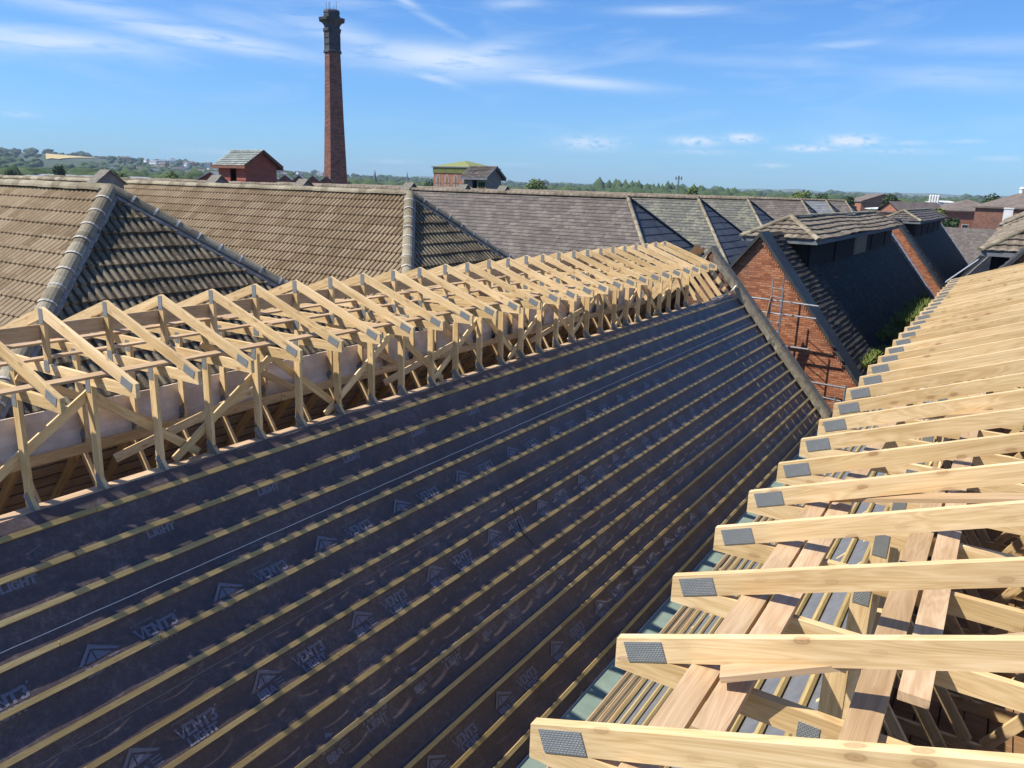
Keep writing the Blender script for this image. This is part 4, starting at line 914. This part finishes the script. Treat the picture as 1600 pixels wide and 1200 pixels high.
#--PART4--
# ------------------------------------------------------------------ kiln blocks: steep gabled roofs with a small hipped lantern roof on the ridge
TK = 1.27
def kiln(xr, y0, y1, top, ly0, ly1, ew, lm, label, strip, nm='kiln_building', flash=True, lz=-.80, slm=None, scale=1):
    root = empty(nm, (xr, y0, top)); tag(root, label, 'building'); D = y1-y0; dm = 3.72
    m = MB(); m.prism([(-dm, GZ-top), (dm, GZ-top), (dm, -TK*dm-.12), (0, -.12), (-dm, -TK*dm-.12)], 0, .33); m.build('gable_wall', M_brick, root)
    m = MB(); m.prism([(-dm, GZ-top), (dm, GZ-top), (dm, -TK*dm-.2), (0, -.2), (-dm, -TK*dm-.2)], D-.33, D); m.build('gable_wall', M_brick, root)
    m = MB(); m.box(-dm, -dm+.3, .33, D-.33, GZ-top, -TK*dm-.1); m.box(dm-.3, dm, .33, D-.33, GZ-top, -TK*dm-.1); m.build('side_wall', M_brick_d, root)
    # corbelled brick edge under the verge
    m = MB()
    for s in (1, -1):
        N = 52
        for q in range(N):
            a, b = dm*q/N, dm*(q+.72)/N; P_ = [(s*a, -.13-TK*a-.13), (s*b, -.13-TK*b-.13), (s*b, -.13-TK*b), (s*a, -.13-TK*a)]
            m.prism(P_ if s < 0 else P_[::-1], -.05, .0)
    m.build('brick_corbel', M_brick, root)
    c, s_ = 1/math.hypot(1, TK), TK/math.hypot(1, TK); V = dm/c
    for s in (1, -1):
        u, v, n = (0, 1, 0), (s*c, 0, -s_), (s*s_, 0, c)
        # broad dark verge coping
        m = MB(); P_ = [(0, .06), (s*dm, -TK*dm+.06), (s*dm, -TK*dm-.10), (0, -.10)]
        m.prism(P_ if s > 0 else P_[::-1], -.15, .95); m.build('verge_coping', M_lead, root)
        m = MB(); w0 = .95
        tiled(m, (0, 0, .0), u, v, n, lambda q: w0, lambda q: strip, V, .19, .31, 0, .034, seed=s+y0, jit=.012, waves=False)
        m.build('verge_tiles', M_tile_k, root); m = MB()
        if flash: tiled(m, (0, 0, .0), u, v, n, lambda q: D-2.4, lambda q: D-1.1, V, .19, .31, 0, .034, seed=s+y0+3, jit=.012, waves=False); m.build('verge_tiles', M_tile_k, root)
        m = MB(); tiled(m, (0, 0, -.02), u, v, n, lambda q: strip-.05, lambda q: D-.9, V, .26, .6, 0, .012, waves=False, jit=.006, seed=5+y0); m.build('roof_slope', slm or M_tar, root)
        m = MB(); A = Vector((s*.35, D-.98, .03-TK*.35)); B = Vector((s*dm, D-.98, .03-TK*dm))
        m.frame_box(A, B, .5, .05, n); m.build('verge_flashing', M_alu, root)
    # lantern: dark louvred box and hipped tile roof with overhang
    l0, l1 = ly0-y0, ly1-y0; ez = lz-.72-top; az_ = lz-top
    m = MB()
    for s in (-1, 1):
        m.box(s*(ew-.42)-.04, s*(ew-.42)+.04, l0+.5, l1-.5, -TK*(ew-.42)-.3, ez+.05)
        q = l0+.5
        while q < l1-.6: m.box(s*(ew-.36)-.03, s*(ew-.36)+.03, q, q+.06, -TK*(ew-.42)-.3, ez+.05); q += 4.8
    m.box(-ew+.4, ew-.4, l0+.45, l0+.55, -1.0, ez+.05); m.box(-ew+.4, ew-.4, l1-.55, l1-.45, -1.0, ez+.05)
    lt = m.build('lantern_wall', M_darkhole, root)
    rh = az_-ez; tt = rh/ew; cc, ss = 1/math.hypot(1, tt), tt/math.hypot(1, tt); V = ew/cc; hl = ew*1.05
    m = MB()
    sagf = lambda y: 0
    for s in (1, -1):
        tiled(m, (0, 0, az_), (0, 1, 0), (s*cc, 0, -ss), (s*ss, 0, cc), lambda q: l0+hl-q*cc/ew*hl, lambda q: l1-hl+q*cc/ew*hl, V, .34, .30, .02, .05, seed=y0+s, jit=.02)
    th = rh/hl; ch, sh_ = 1/math.hypot(1, th), th/math.hypot(1, th); VH = hl/ch
    tiled(m, (0, l0+hl, az_), (1, 0, 0), (0, -ch, -sh_), (0, -sh_, ch), lambda q: -q*ch/hl*ew, lambda q: q*ch/hl*ew, VH, .34, .30, .03, .05, seed=y0+8, jit=.014)
    tiled(m, (0, l1-hl, az_), (-1, 0, 0), (0, ch, -sh_), (0, sh_, ch), lambda q: -q*ch/hl*ew, lambda q: q*ch/hl*ew, VH, .34, .30, .03, .05, seed=y0+9, jit=.014)
    lr = m.build('lantern_roof', lm, root)
    # roofs of old lanterns sag and wave a little
    for v_ in lr.data.vertices:
        v_.co.z += .07*noise.noise(Vector((v_.co.y*.22, v_.co.x*.3, y0)))+.02*noise.noise(Vector((v_.co.y*.9, v_.co.x*.8, y0)))
    w = lambda x, y: .07*noise.noise(Vector((y*.22, x*.3, y0)))
    ridge_run('ridge_tiles', (0, l0+hl, az_+.04+w(0, l0+hl)), (0, l1-hl, az_+.04+w(0, l1-hl)), .11, lr, M_ridge)
    for s in (1, -1):
        ridge_run('hip_tiles', (0, l0+hl, az_+.05+w(0, l0+hl)), (s*ew, l0, ez+.05+w(s*ew, l0)), .11, lr, M_ridge)
        ridge_run('hip_tiles', (0, l1-hl, az_+.05+w(0, l1-hl)), (s*ew, l1, ez+.05+w(s*ew, l1)), .11, lr, M_ridge)
    m = MB(); m.box(-ew+.03, ew-.03, l0+.02, l0+.06, ez-.16, ez-.005); m.box(-ew+.03, ew-.03, l1-.06, l1-.02, ez-.16, ez-.005)
    m.box(ew-.07, ew-.03, l0+.06, l1-.06, ez-.16, ez-.005); m.box(-ew+.03, -ew+.07, l0+.06, l1-.06, ez-.16, ez-.005); m.box(-ew+.07, ew-.07, l0+.06, l1-.06, ez-.05, ez-.03)
    m.build('fascia', M_fascia, lr)
    return root
k1 = kiln(XR_A, 27.35, 56.2, -1.26, 29.75, 52.9, 1.40, M_tile_b, 'brick gabled kiln block with black tarred roof and wavy brown tiled lantern', 4.4)
k2 = kiln(XR_A, 61.6, 92.5, -1.35, 64.4, 87.6, 1.40, M_sl_p, 'second kiln block farther along with a black roof, slate lantern and a white verge flashing', 2.6)
k3 = kiln(XR_B, 27.35, 56.2, -1.26, 29.6, 52.9, 1.22, M_tile_b, 'kiln block at the right edge, its brown tiled lantern above the trusses', 2.0)
k4 = kiln(XR_B, 61.6, 92.5, -1.30, 64.4, 87.6, 1.40, M_tile_b, 'far right kiln block behind the one at the right edge of the photo', 2.0)
m = MB(); m.box(1.02, 1.07, 12.2, 15.6, -1.32, -.42); m.build('broken_louvre', M_old, k1)
m = MB(); m.frame_box((.35, 2.0, -.72), (3.0, 2.0, -3.95), .12, .1, (1, 0, .8)); m.build('overflow_pipe', M_alu, k2)
# orange board and metal sheet lying at the left verge of the right kiln block
plank('ply_board', M_wood, (-.72, 27.0, -2.72), (-.35, 27.0, -2.25), .5, .03, 'orange brown board leaning in the opening under the right kiln verge', 'board', up=(0, 1, 0))
m = MB(); m.frame_box((-1.62, 28.0, -2.45), (-.85, 28.0, -1.70), .7, .02, (-.7, 0, .7)); tag(m.build('metal_flashing', M_alu), 'bent pale metal sheet on the left verge of the right kiln block', 'flashing')
# ------------------------------------------------------------------ scaffold by the brick gable
root = empty('scaffold', (-5.9, 26.4, GZ)); tag(root, 'galvanised scaffold tubes with a ladder against the brick gable', 'scaffold')
def tube(n, a, b, r=.024, mt=M_galv):
    m = MB(); m.tube((a[0]+5.9, a[1]-26.4, a[2]-GZ), (b[0]+5.9, b[1]-26.4, b[2]-GZ), r, 8); return m.build(n, mt, root)
tube('scaffold_tube', (-6.52, 26.4, GZ), (-6.52, 26.4, -2.62)); tube('scaffold_tube', (-6.30, 26.9, GZ), (-6.30, 26.9, -2.62), mt=M_fascia); tube('scaffold_tube', (-6.08, 26.1, GZ), (-6.08, 26.1, -2.98), mt=M_fascia)  # the dark middle upright is a ladder shadow built as a tube
tube('scaffold_tube', (-7.6, 26.4, -3.33), (-5.0, 26.4, -3.42), .03); tube('scaffold_tube', (-7.5, 26.4, -3.78), (-5.03, 26.4, -3.83), .03)
tube('scaffold_tube', (-6.6, 26.4, -4.84), (-5.14, 26.4, -4.86), .03); tube('scaffold_tube', (-5.9, 26.4, -5.90), (-3.86, 26.4, -5.96), .03); tube('scaffold_tube', (-5.6, 26.4, -6.30), (-3.95, 26.4, -6.42), .03)
tube('scaffold_tube', (-3.86, 26.4, -6.7), (-3.86, 26.4, -5.86), .03, M_fascia); tube('scaffold_tube', (-4.08, 26.1, -6.8), (-4.08, 26.1, -6.2), .03)
for q in range(8): tube('ladder_rung', (-6.50, 26.38, -2.95-.28*q), (-6.08, 26.12, -2.95-.28*q), .013)
m = MB(); m.frame_box((-.85, .1, 7.0), (-.62, .0, 8.75), .22, .03, (1, 0, 0)); m.build('scaffold_board', M_board, root)
m = MB(); m.box(-3.62, -3.2, 22.6, 27.3, -6.35, -6.28); tag(m.build('gutter_board', M_gut), 'pale green board bridging the gap at the end of the valley', 'board')
# ------------------------------------------------------------------ weeds in the valley beyond
m = MB()
def tuft(x, y, z, h, n, w):
    for q in range(n):
        a = rnd.uniform(0, 6.28); l = h*rnd.uniform(.5, 1.1); dx, dy = math.cos(a), math.sin(a); r0 = rnd.uniform(0, w); b = Vector((x+dx*r0, y+dy*r0, z)); lean = rnd.uniform(.15, .7)*l
        t = b+Vector((dx*lean, dy*lean, l)); mid = b+Vector((dx*lean*.35, dy*lean*.35, l*.6)); sd = Vector((-dy, dx, 0))*rnd.uniform(.008, .022)
        m.face([b-sd, b+sd, mid+sd*1.2, mid-sd*1.2]); m.face([mid-sd*1.2, mid+sd*1.2, t])
for q in range(130):
    y = rnd.uniform(33.5, 52); x = -3.75+rnd.uniform(-.35, .5); up_ = max(0, noise.noise(Vector((y*.4, 0, 0)))+.35); tuft(x, y, -5.95+abs(x+3.5)*.9, .14+.34*up_, 30, .16)
for q in range(60):
    y = rnd.uniform(29.0, 32.5); tuft(-3.95+rnd.uniform(-.35, .3), y, -5.85, .38, 34, .14)
for q in range(90):
    y = rnd.uniform(38, 47); tuft(-3.7+rnd.uniform(-.3, .4), y, -5.65, .6, 34, .2)
tag(m.build('valley_weeds', M_grass), 'green weeds and grass growing along the valley gutter beside the black roof', 'weeds', kind='stuff')
# ------------------------------------------------------------------ buildings in the distance on the right
def block(nm, lab, cx, cy, w, d, z0, ez, rh, rz, wall, roof, hip=True, rows=0, cat='building'):
    root = empty(nm, (cx, cy, z0), R(rz)); tag(root, lab, cat); m = MB(); m.box(-w/2, w/2, -d/2, d/2, 0, ez)
    if not hip: m.prism([(-w/2, ez), (w/2, ez), (0, ez+rh-.1)], -d/2, -d/2+.3); m.prism([(-w/2, ez), (w/2, ez), (0, ez+rh-.1)], d/2-.3, d/2)
    m.build('wall', wall, root); m = MB(); o = .35; x, y = w/2+o, d/2+o
    if hip:
        if w > d: r0, r1 = (-w/2+d/2, 0, ez+rh), (w/2-d/2, 0, ez+rh); F_ = [((-x,-y,ez),(x,-y,ez),r1,r0),((x,-y,ez),(x,y,ez),r1),((x,y,ez),(-x,y,ez),r0,r1),((-x,y,ez),(-x,-y,ez),r0)]
        else: r0, r1 = (0, -d/2+w/2, ez+rh), (0, d/2-w/2, ez+rh); F_ = [((-x,-y,ez),(x,-y,ez),r0),((x,-y,ez),(x,y,ez),r1,r0),((x,y,ez),(-x,y,ez),r1),((-x,y,ez),(-x,-y,ez),r0,r1)]
    else: r0, r1 = (0, -y, ez+rh), (0, y, ez+rh); F_ = [((x,-y,ez),(x,y,ez),r1,r0),((-x,y,ez),(-x,-y,ez),r0,r1)]
    for f in F_: m.face([Vector(p)+Vector((0, 0, .02)) for p in f], [(p[0]+p[1], math.hypot(p[0], p[1])) for p in f])
    m.box(-x, x, -y, y, ez-.18, ez); m.build('roof', roof, root)
    for q in range(rows):
        for e in range(int(w/2.4)):
            xx = -w/2+1.2+e*2.4; z = 1.2+q*3.0; m = MB(); m.box(xx-.5, xx+.5, -d/2-.03, -d/2-.005, z, z+1.3); wd = m.build('window', M_white, root); m = MB(); m.box(xx-.42, xx+.42, -d/2-.05, -d/2-.031, z+.08, z+1.22); m.build('pane', M_glass, wd)
    return root
def polar(a, r): return (-math.sin(R(a))*r, math.cos(R(a))*r)
block('long_slate_building', 'long plain slate roof lying across the end of the valley behind the kilns', -3.5, 109, 26, 11, GZ, 5.0, 3.95, 0, M_brick_d, M_sl_p, hip=True)
x, y = polar(2.9, 150); block('brick_building', 'red brick block with a broad brown hipped roof near the right edge', x, y, 9.5, 9.5, GZ, 10.6, 1.75, 20, M_brick_f, M_far_roof, rows=3)
x, y = polar(1.8, 168); block('brick_building', 'long dark brick wing behind the white tower at the right', x, y, 16, 9, GZ, 10.6, 1.0, 4, M_brick_d, M_far_roof)
x, y = polar(8.1, 260); block('brick_building', 'red brick office building with white window bands among the trees', x, y, 12, 10, GZ, 11.2, 2.2, 30, M_brick_f, M_far_roof, hip=False, rows=3)
x, y = polar(7.3, 225); block('low_building', 'low yellow and white flat building in front of the red brick office', x, y, 9, 6, GZ, 9.6, .4, 20, M_field, M_white)
for i, (a, r) in enumerate(((6.6, 140), (5.9, 143), (5.2, 146))):
    x, y = polar(a, r); block('terraced_house', ['left', 'middle', 'right'][i]+' of the three small brick gables behind the second kiln lantern', x, y, 3.2, 6, GZ, 10.2, 1.5, -25, M_brick_f, M_far_roof, hip=False)
x, y = polar(.6, 105); root = empty('white_tower', (x, y, GZ)); tag(root, 'narrow white rendered tower by the dark brick wing', 'tower'); m = MB(); m.box(-.45, .45, -.8, .8, 0, 11.35); m.box(-.5, .5, -.85, .85, 11.35, 11.5); m.build('wall', M_white, root)
m = MB(); m.box(-.3, .3, -.83, -.805, 9, 9.8); m.build('window', M_glass, root)
x, y = polar(-2.6, 135); rr = block('hall_building', 'pale brown roofed hall at the right edge with white ventilators', x, y, 9, 22, GZ, 11.4, 2.1, 80, M_brick_d, M_far_roof, hip=True)
for i, q in enumerate((-2, 2.5, 6.5)):
    m = MB(); m.tube((0, q, 13.3), (0, q, 14.0), .30, 10); m.tube((0, q, 14.05), (0, q, 14.3), .40, 10, r1=.12); m.build('ventilator', M_white, rr)
for i in range(4):
    x, y = polar(4.95-.15*i, 420); root = empty('silo', (x, y, GZ)); tag(root, ['leftmost', 'second', 'third', 'rightmost'][i]+' of the four white silos on the right horizon', 'silo', 'white silos on the horizon')
    m = MB(); m.tube((0, 0, 0), (0, 0, 14.2), .52, 12); m.tube((0, 0, 14.2), (0, 0, 14.7), .52, 12, r1=.12); m.build('silo_body', M_white, root)
x, y = polar(4.3, 425); block('white_shed', 'low white industrial shed right of the silos', x, y, 6, 12, GZ, 11.5, .6, 80, M_white, M_white)
for i, (a, r, w) in enumerate(((62.2, 330, 24), (60.0, 300, 20), (57.6, 340, 18))):
    x, y = polar(a, r); block('warehouse', ['long pale warehouse roof at the far left beyond the tiled ridge', 'pale warehouse roof below the ripe field', 'pale warehouse roof right of the first gabled vent'][i], x, y, w, 12, GZ, 10.2, 1.3, a+8, M_far_roof, M_far_roof_g)
# church spires beside the chimney, mast on the skyline
for (a, r, h, w, lb) in ((39.6+.0, 640, 27.0, 2.4, 'dark church tower with pointed pinnacles right of the chimney'), (40.9-.9, 900, 33.0, 1.7, 'slender pale church spire right of the chimney')):
    pass
for (px_a, r, h, w, lb) in ((42.3, 640, 17.0, 2.1, 'dark church tower with a short spire right of the chimney'), (40.05, 900, 21, 1.4, 'slender church spire standing alone right of the chimney')):
    x, y = polar(px_a, r); root = empty('church', (x, y, GZ)); tag(root, lb, 'church'); m = MB(); m.box(-w, w, -w, w, 0, h*.72); m.build('tower', M_fascia, root)
    m = MB(); m.tube((0, 0, h*.72), (0, 0, h+5), w*.9, 8, r1=.08); m.build('spire', M_fascia, root)
x, y = polar(20.9, 330); root = empty('lattice_mast', (x, y, GZ)); tag(root, 'thin grey lattice mast with antennas above the tree line', 'mast'); m = MB()
for s in ((-.5, -.5), (.5, -.5), (.5, .5), (-.5, .5)): m.tube((s[0], s[1], 0), (s[0]*.3, s[1]*.3, 18.4), .07, 4)
for q in range(18): m.tube((-.5+.02*q, -.5, q), (.5-.02*q, -.5, q+1), .04, 4); m.tube((.5-.02*q, -.5, q), (-.5+.02*q, -.5, q+1), .04, 4)
m.build('lattice', M_fascia, root); m = MB(); m.box(-1.3, 1.3, -.1, .1, 17.4, 17.7); m.box(-1.4, -1.0, -.1, .1, 16.8, 18.3); m.box(1.0, 1.4, -.1, .1, 16.8, 18.3); m.box(-.3, .3, -.1, .1, 17.8, 18.6); m.build('antenna', M_fascia, root)
# ------------------------------------------------------------------ single trees that stand out
def tree(x, y, h, w, mat, lab, tall=False):
    root = empty('tree', (x, y, GZ)); tag(root, lab, 'tree', 'trees beyond the roofs'); m = MB()
    m.tube((0, 0, 0), (.1, 0, h*.55), .035*h*.5, 7, r1=.08)
    for q in range(6):
        a = q*1.05+rnd.random(); m.tube((.05, 0, h*(.25+.05*q)), (math.cos(a)*w*.5, math.sin(a)*w*.5, h*(.45+.06*q)), .08, 5, r1=.03)
    m.build('trunk', M_bark, root); m = MB(); cl = []
    for q in range(26):
        t = rnd.random(); a = rnd.uniform(0, 6.28); rad = w*(math.sin(math.pi*(.12+.86*t))**.7)*rnd.uniform(.35, .85) if not tall else w*(1-t)*rnd.uniform(.3, .9)
        cl.append((math.cos(a)*rad, math.sin(a)*rad, h*(.22+.74*t), w*rnd.uniform(.26, .42)*(1 if not tall else .9)))
    for (cx, cy, cz, cr) in cl:
        for q in range(190):
            v = Vector((rnd.gauss(0, 1), rnd.gauss(0, 1), rnd.gauss(0, 1))).normalized()*cr*rnd.uniform(.55, 1.08); p = Vector((cx, cy, cz))+v; s = rnd.uniform(.10, .24)*max(1, w/3.8)
            a = Vector((rnd.uniform(-1, 1), rnd.uniform(-1, 1), rnd.uniform(-.6, .6))).normalized()*s; b = a.cross(v.normalized()+Vector((0, 0, .3))).normalized()*s*.8
            m.face([p-a-b, p+a-b*.6, p+a*.8+b, p-a*.7+b*.9])
    m.build('crown', mat, root)
for (a, r, h, w, mt, lb, tl) in ((30.9, 230, 14.2, 4.8, M_leaf2, 'round light green tree right of the grey hut', False), (33.9, 170, 13.3, 1.0, M_leafd, 'narrow dark conifer beside the grey hut', True),
    (19.9, 260, 14.0, 3.2, M_leaf2, 'yellow-green tree above the hip of the green slate roof', False), (11.5, 150, 12.4, 3.2, M_leafd, 'dark bushy tree left of the red brick office', False), (12.6, 190, 12.9, 4.4, M_leaf2, 'light green tree left of the dark bushy tree', False),
    (9.6, 175, 12.1, 2.4, M_leafd, 'small dark tree in front of the red brick office', False), (7.2, 200, 12.9, 3.0, M_leafd, 'dark tree right of the red brick office', False), (3.6, 112, 10.9, 1.7, M_leafd, 'green bush in front of the broad brick block', False), (4.3, 122, 10.8, 1.6, M_leaf2, 'small yellow-green bush left of the broad brick block', False),
    (62.0, 210, 13.6, 3.8, M_leafd, 'dark conifer-like tree beyond the left tiled ridge', True), (64.4, 240, 12.8, 3.0, M_leafd, 'small dark tree at the left edge beyond the tiled ridge', False), (59.0, 200, 12.6, 4.6, M_leaf2, 'green bushy tree left of the first gabled vent', False), (1.6, 210, 12.6, 5, M_leafd, 'green trees before the far right roofs', False),
    (55.6, 210, 12.9, 4.0, M_leaf2, 'green rounded tree right of the first gabled vent', False), (36.2, 330, 14.2, 5, M_leafd, 'dark broad tree left of the arched brick building', False), (38.4, 280, 13.2, 5, M_leafd, 'dark tree between the spire and the arched building', False)):
    x, y = polar(a, r); tree(x, y, h, w, mt, lb, tl)
# ------------------------------------------------------------------ air
if True:
    m = MB(); m.box(-5200, 5200, -5200, 5200, -40, 130); o = m.build('haze', None); tag(o, kind='stuff')
    hm_ = bpy.data.materials.new('haze'); hm_.use_nodes = True; t = hm_.node_tree; t.nodes.clear(); pv = t.nodes.new('ShaderNodeVolumePrincipled'); ou = t.nodes.new('ShaderNodeOutputMaterial')
    pv.inputs['Color'].default_value = (.62, .78, 1, 1); pv.inputs['Density'].default_value = .00012; t.links.new(pv.outputs[0], ou.inputs['Volume']); o.data.materials.clear(); o.data.materials.append(hm_)
